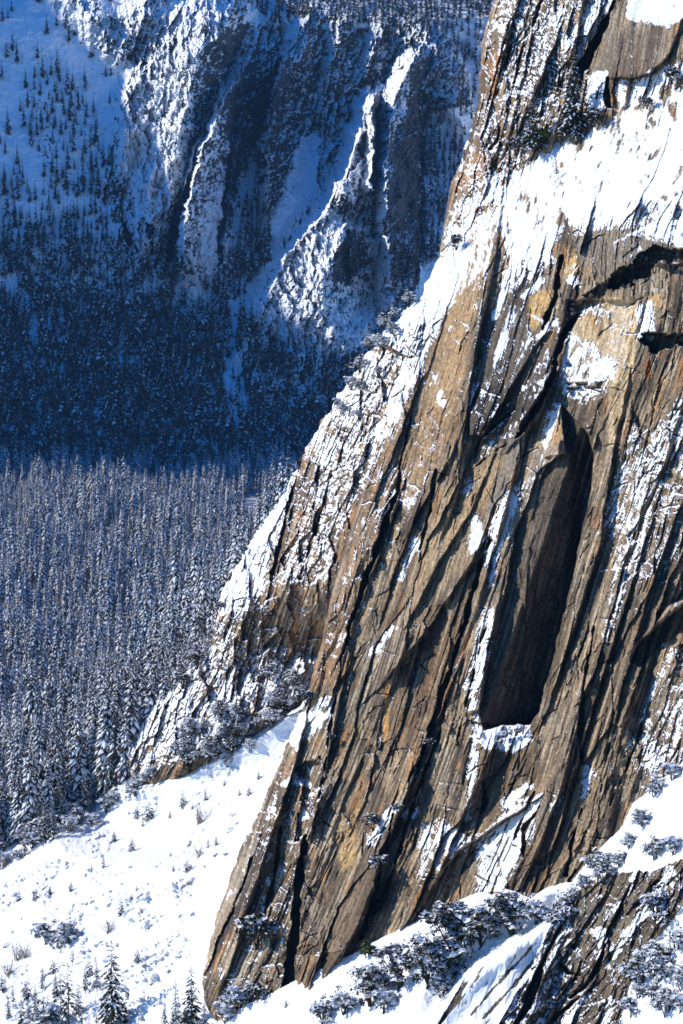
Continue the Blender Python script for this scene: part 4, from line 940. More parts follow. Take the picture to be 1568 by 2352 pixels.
def bush(seed, W_=5., H=4., nclump=14, snowy=.6, leaf=.34, cards=70, capk=4, lean=0.0):
    """evergreen oak: stems, clumps of leaves, pads of snow on the clumps"""
    r = np.random.default_rng(seed); parts = []; trunk = []
    C_ = []
    for i in range(nclump):
        for _ in range(20):
            p = r.uniform(-1, 1, 3)
            if p[0] ** 2 + p[1] ** 2 + (p[2]) ** 2 < 1: break
        c = np.array([p[0] * W_ * .42 + lean * (p[2] * .5 + .5), p[1] * W_ * .36, H * (.52 + .36 * p[2])])
        C_.append((c, W_ * r.uniform(.10, .19) * (14. / max(nclump, 14)) ** .42))
    for c, rad in C_:
        d = r.normal(size=(cards, 3)); d /= np.linalg.norm(d, axis=1)[:, None]
        pos = c + d * rad * (r.random(cards)[:, None] ** .4) * np.array([1.15, 1.15, .8])
        a = r.normal(size=(cards, 3)); a /= np.linalg.norm(a, axis=1)[:, None]; b = np.cross(a, r.normal(size=(cards, 3))); b /= np.linalg.norm(b, axis=1)[:, None]
        s = (leaf * r.uniform(.5, 1.2, cards))[:, None]
        v = np.stack([pos + a * s, pos + b * s * .6, pos - a * s, pos - b * s * .6], 1).reshape(-1, 3)
        f = np.array([[0, 1, 2], [0, 2, 3]]); F_ = (f[None] + 4 * np.arange(cards)[:, None, None]).reshape(-1, 3)
        topn = np.repeat(((pos[:, 2] - c[2]) / rad > .3) & (r.random(cards) < snowy * .55), 4)
        parts.append((v, F_, topn * 1.0, np.repeat(r.random(cards) * .8, 4)))
        for k in range(capk):
            if r.random() > snowy: continue
            o_ = np.array([r.normal(0, .45) * rad, r.normal(0, .45) * rad, rad * r.uniform(.35, .85)])
            rr = rad * r.uniform(.24, .70); n = 7
            ang = np.arange(n) / n * 6.283 + r.random()
            rim = np.stack([np.cos(ang) * rr * r.uniform(.7, 1.2, n), np.sin(ang) * rr * r.uniform(.7, 1.2, n), -rr * r.uniform(.1, .55, n)], 1)
            mid = rim * np.array([.62, .62, 0]) * r.uniform(.7, 1.3, (n, 1)) + np.array([0, 0, rr * .28]) + r.normal(0, .05, (n, 3)) * rr
            v = np.concatenate([[[0, 0, rr * .42]], mid, rim]) + c + o_
            F_ = []
            for j in range(n):
                j2 = (j + 1) % n
                F_ += [[0, 1 + j, 1 + j2], [1 + j, 1 + n + j, 1 + n + j2], [1 + j, 1 + n + j2, 1 + j2]]
            parts.append((v, np.array(F_), 1.4, 0.))
        st = np.array([r.normal(0, W_ * .06), r.normal(0, W_ * .05), -.8])
        m = (st + c) / 2 + np.array([0, 0, .15 * H])
        v, f = tube([st, m, c], [.03 * W_ * .7, .02 * W_ * .6, .01 * W_ * .5], 4); trunk.append((v, f, 0, 0))
    tv, tf, _, _ = merge(trunk)
    return merge(parts), (tv, tf)
def oak(seed, W_=6., H=4., lobes=6, cards=900, pads=260, leaf=.30, lean=0.0, snowy=1.0):
    """evergreen oak: crooked stems, leaves spread through a lobed open crown, snow lying in sagging pads on the twigs"""
    r = np.random.default_rng(seed); parts = []; trunk = []
    C_ = []
    for i in range(lobes):
        a = 6.283 * i / lobes + r.normal(0, .4); q = r.uniform(.35, 1.0)
        C_.append((np.array([math.cos(a) * W_ * .30 * q + lean * r.random(), math.sin(a) * W_ * .26 * q, H * r.uniform(.38, .78)]), W_ * r.uniform(.15, .27)))
    C_ = [(c, q) for c, q in C_]
    tw = [(c + r.normal(0, .55, 3) * q * np.array([1, 1, .8]), q * r.uniform(.25, .5)) for c, q in C_ for _ in range(9)]   # twigs' ends inside the lobes
    T = np.array([t[0] for t in tw]); Q = np.array([t[1] for t in tw])
    k = r.integers(0, len(T), cards)
    pos = T[k] + r.normal(0, .62, (cards, 3)) * Q[k][:, None] * np.array([1.1, 1.1, .8])
    def quads(pos, s, flat, asp):
        n = len(pos)
        a = r.normal(size=(n, 3)) * np.array([1, 1, flat]); a /= np.linalg.norm(a, axis=1)[:, None]
        b = np.cross(np.array([0, 0, 1.]) + r.normal(0, .9 * flat + .12, (n, 3)), a); b /= np.linalg.norm(b, axis=1)[:, None]
        sg = np.array([0, 0, 1.]) * s * .22
        v = np.stack([pos + a * s - sg, pos + b * s * asp, pos - a * s - sg, pos - b * s * asp], 1).reshape(-1, 3)
        F_ = (np.array([[0, 1, 2], [0, 2, 3]])[None] + 4 * np.arange(n)[:, None, None]).reshape(-1, 3)
        return v, F_
    v, F_ = quads(pos, (leaf * r.uniform(.5, 1.2, cards))[:, None], 1.0, .6)
    parts.append((v, F_, np.repeat((r.random(cards) < .04 * snowy) * 1.0, 4), np.repeat(r.random(cards) * .9, 4)))
    k = r.integers(0, len(T), pads)
    pp = T[k] + r.normal(0, .55, (pads, 3)) * Q[k][:, None] * np.array([1.1, 1.1, .25]) + np.array([0, 0, 1.]) * (Q[k] * r.uniform(.25, .75, pads))[:, None]
    v, F_ = quads(pp, (leaf * r.uniform(.9, 2.6, pads) * snowy ** .5)[:, None], .25, .7)
    parts.append((v, F_, 1.4, 0.))
    root = np.array([0, 0, -.8])
    for c, q in C_:
        st = root + r.normal(0, W_ * .03, 3) * np.array([1, 1, 0]); m = (st + c) / 2 + np.array([r.normal(0, W_ * .05), r.normal(0, W_ * .05), -.05 * H])
        v, f = tube([st, m, c], [.026 * W_, .017 * W_, .008 * W_], 5); trunk.append((v, f, 0, 0))
        for _ in range(4):
            e = c + r.normal(0, .6, 3) * q; v, f = tube([c, e], [.007 * W_, .002 * W_], 3); trunk.append((v, f, 0, 0))
    tv, tf, _, _ = merge(trunk)
    return merge(parts), (tv, tf)
def twig_shrub(seed, H=3.):
    r = np.random.default_rng(seed); parts = []
    for i in range(26):
        a = r.random() * 6.28; s = r.uniform(.1, .75); l = H * r.uniform(.5, 1.1)
        p0 = np.array([r.normal(0, .25), r.normal(0, .25), -.4]); p2 = p0 + np.array([math.cos(a) * s, math.sin(a) * s, 1]) * l; p1 = (p0 + p2) / 2 + r.normal(0, .12, 3)
        v, f = tube([p0, p1, p2], [.05, .035, .012], 3); parts.append((v, f, 0, 0))
        for _ in range(3):
            q = p1 + (p2 - p1) * r.random(); v, f = tube([q, q + r.normal(0, .3, 3) + np.array([0, 0, .35])], [.025, .01], 3); parts.append((v, f, 0, 0))
    v, f, _, _ = merge(parts)
    return v, f
def boulder(seed):
    r = np.random.default_rng(seed)
    import bmesh
    bm = bmesh.new(); bmesh.ops.create_icosphere(bm, subdivisions=3, radius=1.0)
    v = np.array([p.co[:] for p in bm.verts]); f = np.array([[q.index for q in t.verts] for t in bm.faces]); bm.free()
    for _ in range(9):                                   # planed off by random joints
        n = r.normal(size=3); n /= np.linalg.norm(n); d = r.uniform(.55, .85)
        k = np.maximum(v @ n - d, 0); v = v - k[:, None] * n
    v = v * np.array([1.25, 1.0, .8]) + .05 * r.normal(size=v.shape)
    return v, f

def crown_mesh(name, g, mat): v, f, s, h = g; return raw_mesh(name, v, f, {'snow': s, 'hue': h}, [mat])
def bark_mesh(name, g, mat=None): return raw_mesh(name, g[0], g[1], None, [mat or M_BARK], None, True)
_kind = {}
def plant_kind(key, geo, mat):
    _kind[key] = (crown_mesh('crown', geo[0], mat), bark_mesh('trunk', geo[1]), geo)
def plant(key, name, p, label, cat, group=None, rz=0.0, s=1.0, trunk_name='trunk', crown_name='crown'):
    e = bpy.data.objects.new(name, None); COL.objects.link(e)
    e.location = tuple(float(v) for v in p); e.rotation_euler = (0, 0, rz); e.scale = (s, s, s)
    tag(e, label, cat, group)
    link(trunk_name, _kind[key][1], e); link(crown_name, _kind[key][0], e)
    return e
def mass(name, pts, keys, scl, rot, mat, trunk=True, snow_shift=None):
    """many far trees as one mesh: copies of the given kinds baked together"""
    V_, F_, S_, H2, MI = [], [], [], [], []; off = 0
    for k, key in enumerate(keys):
        sel = np.arange(len(pts)) % len(keys) == k
        n = sel.sum()
        if not n: continue
        (v, f, s, h), (tv, tf) = _kind[key][2]
        vv = np.concatenate([v, tv]); ff = np.concatenate([f, tf + len(v)]); ss = np.concatenate([s, -np.ones(len(tv))]); hh = np.concatenate([h, np.full(len(tv), .5)])
        mi = np.concatenate([np.zeros(len(f), np.int32), np.ones(len(tf), np.int32)])
        c, sn_ = np.cos(rot[sel])[:, None], np.sin(rot[sel])[:, None]; sc_ = scl[sel][:, None]
        W3 = np.stack([(vv[None, :, 0] * c - vv[None, :, 1] * sn_) * sc_, (vv[None, :, 0] * sn_ + vv[None, :, 1] * c) * sc_, vv[None, :, 2] * sc_], -1) + pts[sel][:, None, :]
        V_.append(W3.reshape(-1, 3).astype(np.float32)); F_.append((ff[None] + len(vv) * np.arange(n)[:, None, None]).reshape(-1, 3) + off); off += n * len(vv)
        sh = 0 if snow_shift is None else snow_shift[sel][:, None]
        S_.append((ss[None] + np.where(ss[None] > .5, sh, 0) + np.zeros((n, 1))).ravel()); H2.append(np.tile(hh, n)); MI.append(np.tile(mi, n))
    me = raw_mesh(name, np.concatenate(V_), np.concatenate(F_), {'snow': np.concatenate(S_), 'hue': np.concatenate(H2)}, [mat, M_BARK], np.concatenate(MI))
    return link(name, me)

for k in range(5): plant_kind('fir%d' % k, conifer(100 + k, 34, [5.2, 4.4, 5.8, 4.8, 4.0][k], [17, 19, 16, 18, 20][k], 8, [.97, .9, 1, .8, .9][k], [.10, .2, .06, .25, .3][k], [.7, .6, .85, .6, .5][k], ragged=.38), M_FIR)
plant_kind('fir5', conifer(120, 32, 3.8, 16, 6, .7, .25, .45, ragged=.5, bare=.35), M_FIR)
for k in range(4): plant_kind('low%d' % k, conifer(140 + k, 34, [5.8, 5.0, 6.6, 5.2][k], 10, 7, [.22, .16, .30, .12][k], [.08, .15, .05, .2][k], .8, ragged=.4, wid=.32), M_FIR)
for k in range(3): plant_kind('pine%d' % k, conifer(160 + k, 25, [5.0, 3.6, 4.4][k], [24, 22, 20][k], 8, [.30, .34, .5][k], [.10, .16, .06][k], [.75, .8, .9][k], twigs=8, ragged=.45, droop=.6), M_PINE)
plant_kind('cliffpine', conifer(168, 25, 5.6, 27, 9, .34, .05, .8, twigs=8, ragged=.5, droop=.5), M_PINE)
plant_kind('ragged', conifer(170, 22, 3.2, 18, 6, .38, .2, .35, twigs=5, ragged=.6, bare=.2, droop=.5), M_PINE)
for k in range(3): plant_kind('sapling%d' % k, conifer(180 + k, 6, [1.9, 1.6, 2.2][k], 11, 8, [.22, .16, .28][k], .03, .75, twigs=3, ragged=.35, droop=.3), M_PINE)
for k in range(3): plant_kind('snag%d' % k, snag(190 + k, 22), M_FIR)
for k in range(4): plant_kind('oak%d' % k, oak(200 + k, 6, [4.4, 3.6, 5.2, 3.2][k], [6, 5, 7, 5][k], [800, 650, 1000, 520][k], [420, 460, 380, 480][k], .27), M_OAK)
for k in range(2): plant_kind('bigoak%d' % k, oak(210 + k, 9, [9, 7.5][k], [9, 8][k], 2600, 620, .34, [-1.6, 1.2][k]), M_OAK)
plant_kind('green', bush(220, 4.2, 3.4, 12, .04, .3, 110, 1), M_GREEN)
plant_kind('dark', oak(221, 5, 4.5, 6, 1100, 90, .27), M_OAK)
TW = [raw_mesh('twigs', *twig_shrub(230 + k), None, [M_TWIG]) for k in range(2)]
BO = [raw_mesh('boulder', *boulder(240 + k), None, [M_BOULDER]) for k in range(5)]

def place(key, name, pt, hpx, Hn, label, cat, group=None, rz=None, **kw):
    """hpx: height in the photograph's pixels at that distance; Hn: the kind's own height"""
    p = pt[0]; d = to_px(p)[2]
    return plant(key, name, p, label, cat, group, random.random() * 6.28 if rz is None else rz, hpx * d / F_PX / Hn, **kw)
gp, lp, mp_ = ground_point, ledge_point, mountain_point
def cp(a, b):                                            # rooted in front of the ribs around it
    g = [sample(gc, depth_c, np.array([a + i * 7.]), np.array([b + j * 5.]))[0] for i in (-1, 0, 1) for j in (-1, 0, 1)]
    return at(np.array([a]), np.array([b]), np.array([min(g) - 1.5]))

# ---- the valley forest
EDGE = np.array([(-330, 2120), (-100, 2020), (0, 1985), (60, 1955), (120, 1915), (190, 1880), (260, 1846), (330, 1795), (430, 1755), (560, 1705), (670, 1640), (800, 1500)], float)
r = np.random.default_rng(3)
N = 78000
dd = np.sqrt(r.random(N) * (2760. ** 2 - 950. ** 2) + 950. ** 2)
pxr = r.uniform(-320, 760, N)
x = (pxr - CX) / F_PX * dd; y = dd * .98
z = G(x, y)
px, py, _ = to_px(np.stack([x, y, z], -1))
front = (px > 215) & (dd < np.interp(px, [150, 236, 400, 560, 690], [985, 953, 897, 873, 865]) + 8)
ok = ~front & (py < np.interp(px, EDGE[:, 0], EDGE[:, 1]) - 6 + r.normal(0, 5, N)) & (px > -310) & (px < 740) & (y < 2720)
cand = np.stack([x, y, z], -1)[ok]; cpx = px[ok]; cpy = py[ok]
# Poisson spacing on a hash grid
def thin(P, rad):
    cell = {}; out = []
    for i in range(len(P)):
        a, b = P[i, 0] / rad, P[i, 1] / rad; k = (int(math.floor(a)), int(math.floor(b))); good = True
        for dx in (-1, 0, 1):
            for dy in (-1, 0, 1):
                for j in cell.get((k[0] + dx, k[1] + dy), ()):
                    if (P[j, 0] - P[i, 0]) ** 2 + (P[j, 1] - P[i, 1]) ** 2 < rad * rad: good = False
        if good:
            cell.setdefault(k, []).append(i); out.append(i)
    return np.array(out)
keep_i = thin(cand, 7.6)
gap = fbm((cand[:, 0] / 60).astype(np.float32), (cand[:, 1] / 90).astype(np.float32), 2, 5)
band = (cpy > 1215) & (cpy < 1400) & (cpx < 470)
keep_i = keep_i[gap[keep_i] > np.where(band[keep_i], -.22, -.36)]
FP = cand[keep_i]; fpx = cpx[keep_i]; fpy = cpy[keep_i]
for i_ in range(len(FP)):                                # trees beside the snow slope stand on its surface
    if fpy[i_] > 1575 and fpx[i_] < 700: FP[i_] = gp(fpx[i_], fpy[i_])[0]
hgt = np.clip((r.normal(.88, .24, len(FP)) + .4 * (r.random(len(FP)) < .05)) * (1 + .55 * fbm((FP[:, 0] / 70).astype(np.float32), (FP[:, 1] / 110).astype(np.float32), 3, 6)), .35, 1.5) * (1 - .18 * (FP[:, 1] < 1250))
order = np.argsort(FP[:, 1] + np.where(fpx < -14, 5000, 0))
NI = 290
names = ['fir0', 'fir1', 'fir2', 'fir3', 'fir4', 'fir5']
for n_, i in enumerate(order[:NI]):
    if n_ % 17 == 0: key, lab = 'snag%d' % (n_ % 3), 'bare dead conifer standing among the snowy firs of the near forest edge'
    else: key, lab = names[n_ % 6], 'snow-dusted fir in the sunlit forest just behind the snow slope'
    plant(key, 'dead_tree' if key[0] == 's' else 'fir_tree', FP[i], lab, 'tree', 'dead trees in the near forest edge' if key[0] == 's' else 'firs of the near forest edge', r.random() * 6.28, hgt[i] * (1.2 if key[0] == 's' else 1))
rest = order[NI:]
o = mass('forest', FP[rest], names, hgt[rest], r.random(len(rest)) * 6.28, M_FIR, snow_shift=None)
tag(o, 'dense snow-dusted conifer forest covering the sunlit valley floor', 'forest', None, 'stuff')
print('forest', len(FP))

# ---- forest and scattered trees of the shaded mountain
N = 80000
px = r.uniform(-300, 1400, N); py = r.uniform(-100, 1135, N)
den = np.zeros(N)
def dpoly(pts, v):
    global den
    n = len(pts); ins = np.zeros(N, bool)
    for i in range(n):
        (ax, ay), (bx, by) = pts[i], pts[(i + 1) % n]
        if ay != by: ins ^= ((ay > py) != (by > py)) & (px < (bx - ax) * (py - ay) / (by - ay) + ax)
    den = np.where(ins, v, den)
dpoly([(-310, -100), (300, -100), (250, 300), (260, 560), (-310, 560)], .02)
dpoly([(60, 180), (130, 170), (220, 240), (260, 400), (260, 560), (120, 560), (90, 420), (60, 280)], .16)
dpoly([(-310, 400), (40, 400), (60, 560), (-310, 600)], .35)
dpoly([(-310, 560), (60, 520), (230, 560), (330, 630), (400, 600), (480, 640), (560, 660), (560, 720), (600, 790), (700, 830), (800, 850), (1400, 700), (1400, 1140), (-310, 1140)], 1.0)
dpoly([(0, 640), (50, 660), (90, 730), (90, 790), (60, 810), (70, 740), (20, 690)], .05)
dpoly([(525, 690), (575, 690), (545, 760), (550, 850), (575, 950), (540, 1000), (510, 900), (515, 790)], .05)
dpoly([(560, 460), (620, 470), (620, 600), (560, 680), (510, 640), (540, 560)], .6)
dpoly([(620, -100), (1400, -100), (1400, 120), (1050, 90), (960, 75), (800, 60), (700, 40), (620, 60)], .75)
dpoly([(560, -40), (640, -40), (640, 40), (580, 30)], .3)
dpoly([(960, 260), (1060, 230), (1100, 200), (1000, 600), (955, 660)], .7)
dpoly([(1040, 90), (1110, 100), (1100, 190), (1060, 180)], .12)
dpoly([(300, 120), (520, 60), (560, 250), (420, 420), (300, 330)], .02)
Pm = mountain_point(px, py)
keep_ = r.random(N) < den
Pm = Pm[keep_]; px = px[keep_]; py = py[keep_]
ki = thin(Pm * np.array([1, .6, 1]), 6.0)
Pm = Pm[ki]; px = px[ki]; py = py[ki]
sz = r.uniform(.5, 1.05, len(Pm)) * np.where(py < 560, 1.05, 1.35)
scat = np.where((px < 255) & (py < 540) & (px > -5) & (py > 15))[0]
scat = scat[np.argsort(py[scat])[::-1]][:70]
for n_, i in enumerate(scat):
    plant('low%d' % (n_ % 4), 'fir_tree', Pm[i] - np.array([0, 0, .6]), 'dark fir standing alone on the shaded blue snow of the upper left mountainside', 'tree', 'scattered firs on the shaded mountainside', r.random() * 6.28, sz[i] * 1.05)
other = np.setdiff1d(np.arange(len(Pm)), scat)
isb = (r.random(len(other)) < .22) & (py[other] > 640)
o = mass('mountain_forest', Pm[other][~isb] - np.array([0, 0, 1.]), ['low0', 'low1', 'low2', 'low3'], sz[other][~isb], r.random((~isb).sum()) * 6.28, M_FIR)
tag(o, 'shaded blue forest climbing the foot of the mountain', 'forest', None, 'stuff')
plant_kind('lowoak', bush(260, 10, 8, 10, .8, 1.3, 16, 4), M_OAK)
o = mass('mountain_shrubbery', Pm[other][isb] - np.array([0, 0, 1.]), ['lowoak'], r.uniform(.45, .9, isb.sum()), r.random(isb.sum()) * 6.28, M_OAK)
tag(o, 'snowy broadleaf brush between the shaded mountain firs', 'shrubs', None, 'stuff')
print('mountain trees', len(Pm))

# ---- trees standing on the near cliff
place('cliffpine', 'pine_tree', cp(1316, 306), 190, 25, 'tallest dark pine on the cliff, beside the shaded snow block', 'tree')
place('cliffpine', 'pine_tree', cp(1222, 338), 128, 25, 'snow-laden pine left of the tallest pine on the cliff', 'tree')
place('pine1', 'pine_tree', cp(1290, 325), 74, 25, 'small snowy pine at the foot of the tallest cliff pine', 'tree')
place('dark', 'evergreen_bush', cp(1186, 352), 46, 4.5, 'dark green bush at the lower left end of the cliff pine group', 'bush')
place('green', 'evergreen_bush', cp(1236, 336), 44, 3.4, 'olive green bush below the snow-laden cliff pine', 'bush')
place('dark', 'evergreen_bush', cp(1366, 284), 44, 4.5, 'dark bush right of the tallest cliff pine, under the snow block', 'bush')
place('dark', 'evergreen_bush', cp(1486, 246), 28, 4.5, 'small dark bush on the snow shelf below the round grey slab', 'bush')
place('dark', 'evergreen_bush', cp(1542, 186), 40, 4.5, 'dark bush at the right edge, beside the round grey slab', 'bush')
place('sapling0', 'pine_sapling', cp(1278, 398), 26, 6, 'lone sapling on the bright snowfield under the cliff pines', 'sapling')
place('dark', 'evergreen_bush', cp(1048, 568), 36, 4.5, 'dark bush on the cliff edge above the snowy shoulder', 'bush')
rr = np.random.default_rng(9)
for i, (a, b) in enumerate([(938, 700), (905, 728), (880, 752), (862, 792), (846, 800), (880, 800), (826, 850), (806, 890), (870, 860), (790, 950), (830, 900), (775, 930), (822, 960), (905, 770)]):
    place('oak%d' % (i % 4), 'snowy_bush', cp(a, b), rr.uniform(18, 30), 4, 'snow-covered bush clinging to the upper edge of the left shoulder of the cliff', 'bush', 'bushes on the upper shoulder edge')
place('dark', 'evergreen_bush', cp(590, 2166), 84, 4.5, 'black-green bush in the cleft low on the brown cliff', 'bush')
place('dark', 'evergreen_bush', cp(702, 1614), 40, 4.5, 'dark bush on the snowy knob where the brown wall meets the slope', 'bush')
place('dark', 'evergreen_bush', cp(866, 2000), 46, 4.5, 'dark bush in the cleft behind the smooth brown flake', 'bush')
place('dark', 'evergreen_bush', cp(855, 1900), 40, 4.5, 'dark bush under the small snow ledge above the brown flake', 'bush')
for i, (a, b, h_) in enumerate([(912, 1866, 26), (760, 1700, 20), (985, 1716, 26)]):
    place('dark', 'evergreen_bush', cp(a, b), h_, 4.5, ['small bush on the snow ledge above the brown flake', 'small bush high in the brown wall near its left edge', 'small dark bush among the striped rock of the middle wall'][i], 'bush')
# ---- left shoulder: bushes and small trees
sh = []
while len(sh) < 46:
    a, b = rr.uniform(290, 720), rr.uniform(1440, 1800)
    lo = np.interp(a, [236, 350, 440, 530, 600, 700], [1770, 1806, 1770, 1722, 1680, 1622]); hi = lo - np.interp(a, [236, 400, 560, 720], [20, 110, 170, 60])
    if hi < b < lo and (a > 400 or b > lo - 22) and rr.random() < .35 + .65 * (b - hi) / (lo - hi): sh.append((a, b))
sh.sort(key=lambda t: t[1])
for i, (a, b) in enumerate(sh):
    place('oak%d' % (i % 4), 'snowy_bush', cp(a, b), rr.uniform(16, 36), 4, 'snow-laden oak bush in the thicket at the foot of the left shoulder', 'bush', 'thicket at the foot of the left shoulder')
for i, (a, b, h_) in enumerate([(470, 1500, 50), (452, 1530, 46), (480, 1468, 44), (440, 1555, 50), (420, 1575, 40), (462, 1545, 44), (488, 1440, 30), (505, 1400, 24), (500, 1530, 36), (530, 1480, 34), (620, 1420, 36), (600, 1500, 40), (580, 1350, 24), (560, 1270, 22), (600, 1210, 20), (680, 1075, 22)]):
    place(['fir2', 'dark', 'pine2'][i % 3], ['fir_tree', 'evergreen_bush', 'pine_tree'][i % 3], cp(a, b), h_, [34, 4.5, 25][i % 3], ['small snowy fir rooted on the rocky edge of the left shoulder', 'dark shrub rooted on the rocky edge of the left shoulder', 'small pine rooted on the rocky edge of the left shoulder'][i % 3], ['tree', 'bush', 'tree'][i % 3], ['firs on the shoulder edge', 'shrubs on the shoulder edge', 'pines on the shoulder edge'][i % 3])
# ---- margin of the forest on the snow slope
em = []
for i in range(64):
    a = rr.uniform(0, 660); em.append((a, np.interp(a, EDGE[:, 0], EDGE[:, 1]) + rr.normal(0, 16) - 6))
em.sort(key=lambda t: t[1])
for i, (a, b) in enumerate(em):
    k = i % 3
    place(['oak%d' % (i % 4), 'pine%d' % (i % 3), 'oak%d' % ((i + 1) % 4)][k], ['snowy_bush', 'pine_tree', 'snowy_bush'][k], gp(a, max(b, 1600)), rr.uniform(22, 46) if k != 1 else rr.uniform(60, 120), [4, 25, 4][k],
          ['snow-laden bush where the forest ends on the white slope', 'young pine where the forest ends on the white slope'][k == 1], ['bush', 'tree'][k == 1], ['bushes along the forest margin', 'young pines along the forest margin'][k == 1])
# ---- saplings on the white slope
SP = [(472, 1836, 32), (420, 1851, 36), (442, 1858, 18), (515, 1803, 18), (550, 1826, 18), (572, 1825, 24), (594, 1788, 22), (390, 1878, 24), (343, 1880, 48), (316, 1880, 36), (328, 1896, 20), (303, 1953, 32), (496, 1940, 24), (478, 1946, 24), (392, 1966, 14), (430, 2000, 32), (398, 2000, 18), (238, 1992, 28), (210, 2002, 22), (163, 2046, 26), (115, 2054, 28), (83, 2065, 32), (44, 2068, 30), (278, 2098, 44), (314, 2046, 16), (316, 2208, 34), (262, 1930, 26)]
WL = ['at the top of the white slope under the cliff edge', 'in the upper middle of the white slope', 'on the boulder-strewn middle of the white slope', 'low on the left side of the white slope']
for i, (a, b, h_) in enumerate(sorted(SP, key=lambda t: t[1])):
    w_ = 0 if b < 1845 else 1 if b < 1950 else 2 if a > 250 else 3
    place('sapling%d' % (i % 3), 'pine_sapling', gp(a, b), h_, 6, 'small dark pine sapling ' + WL[w_], 'sapling', 'pine saplings ' + WL[w_])
# ---- trees at the lower left
place('pine0', 'pine_tree', gp(258, 2360), 208, 25, 'tall dark pine at the bottom left, standing clear on the snow', 'tree', rz=1.0)
place('ragged', 'pine_tree', gp(140, 2350), 150, 22, 'thin sunlit pine left of the tall dark pine', 'tree')
place('ragged', 'pine_tree', gp(158, 2372), 170, 22, 'open-crowned pine in front of the thin sunlit pine', 'tree', rz=2.)
place('pine1', 'pine_tree', gp(196, 2282), 70, 25, 'short pine between the thin pine and the tall dark pine', 'tree')
place('pine2', 'pine_tree', gp(222, 2268), 74, 25, 'short snowy pine close behind the tall dark pine', 'tree')
place('ragged', 'pine_tree', gp(166, 2218), 52, 22, 'sparse young pine behind the lower left pines', 'tree')
place('pine1', 'pine_tree', gp(98, 2275), 62, 25, 'slim young pine left of the lower left pines', 'tree', rz=.5)
place('pine1', 'pine_tree', gp(82, 2330), 80, 25, 'young pine at the bottom left near the picture corner', 'tree', rz=2.5)
place('ragged', 'pine_tree', gp(30, 2310), 56, 22, 'sparse young pine in the bottom left corner', 'tree')
place('sapling1', 'pine_sapling', gp(50, 2350), 60, 6, 'low pine in the very corner at the bottom left', 'sapling')
place('pine1', 'pine_tree', gp(188, 2366), 46, 25, 'top of a small pine at the bottom edge, right of the open-crowned pine', 'tree')
place('snag0', 'dead_tree', gp(221, 2358), 76, 22, 'bare dead trunk beside the tall dark pine', 'tree')
place('snag1', 'dead_tree', gp(318, 2352), 34, 22, 'small dead stem on the snow right of the tall dark pine', 'tree')
place('snag2', 'dead_tree', gp(262, 2135), 40, 22, 'small dead stem in the middle of the lower white slope', 'tree')
place('pine0', 'pine_tree', gp(440, 2362), 150, 25, 'tallest of the dark pines against the foot of the cliff', 'tree', rz=4.)
place('pine2', 'pine_tree', gp(404, 2360), 118, 25, 'snowy pine left of the pines against the foot of the cliff', 'tree')
place('pine1', 'pine_tree', gp(378, 2362), 72, 25, 'lowest pine of the group against the foot of the cliff', 'tree')
place('pine2', 'pine_tree', lp(470, 2366), 84, 25, 'snowy pine right of the pines against the foot of the cliff', 'tree', rz=3)
LL = [(20, 2345, 70, 'pine1', 'young pine in the left corner beside the lowest pine'), (60, 2290, 46, 'sapling2', 'bushy sapling above the corner pines'), (110, 2330, 60, 'pine2', 'snowy pine between the corner pines and the thin pine'), (122, 2235, 40, 'sapling0', 'small bushy pine above the thin pine at the lower left'), (5, 2275, 44, 'sapling1', 'half-hidden sapling at the left picture edge'), (180, 2330, 90, 'pine2', 'dense snowy pine just left of the tall dark pine'), (128, 2290, 62, 'pine0', 'dark young pine behind the thin sunlit pine'), (205, 2240, 44, 'sapling2', 'round-topped sapling behind the two short pines'), (300, 2368, 36, 'sapling1', 'low pine on the bottom edge right of the tall dark pine'), (66, 2368, 70, 'pine0', 'dark pine rising from the bottom edge near the corner'), (105, 2385, 84, 'oak0', 'big snowy bush on the bottom edge at the lower left')]
for a, b, h_, key, lab in LL:
    Hn = {'pine': 25, 'sapl': 6, 'oak0': 4.4}[key[:4]]
    place(key, {'pine': 'pine_tree', 'sapl': 'pine_sapling', 'oak0': 'snowy_bush'}[key[:4]], gp(a, b), h_, Hn, lab, {'pine': 'tree', 'sapl': 'sapling', 'oak0': 'bush'}[key[:4]])
for i, (a, b, w_) in enumerate([(106, 2166, 56), (160, 2162, 54), (138, 2176, 36)]):
    place('oak%d' % i, 'snowy_bush', gp(a, b), w_ * .8, 4, ['dark snow-topped bush, left one of the pair on the lower slope', 'round snow-topped bush, right one of the pair on the lower slope', 'small bush between the pair on the lower slope'][i], 'bush')
for i, (a, b, h_) in enumerate([(462, 1888, 46), (250, 2140, 34), (456, 1968, 26), (42, 2204, 44), (20, 2240, 40), (60, 2198, 30), (326, 2096, 18), (12, 1990, 30)]):
    p = gp(a, b)[0]; d = to_px(p)[2]
    s_ = link('twiggy_shrub', TW[i % 2], None, p, random.random() * 6, h_ * d / F_PX / 3.0)
    tag(s_, ['bare brown twig shrub high on the white slope', 'bare twigs on the snow above the tall dark pine', 'twiggy shrub among the boulders of the upper slope', 'bare pale shrub at the left edge, largest of three', 'bare shrub at the very left edge', 'bare shrub right of the pale left edge shrubs', 'thin twigs beside the dark sapling on the slope', 'bare shrub under the forest margin at the left edge'][i], 'shrub')
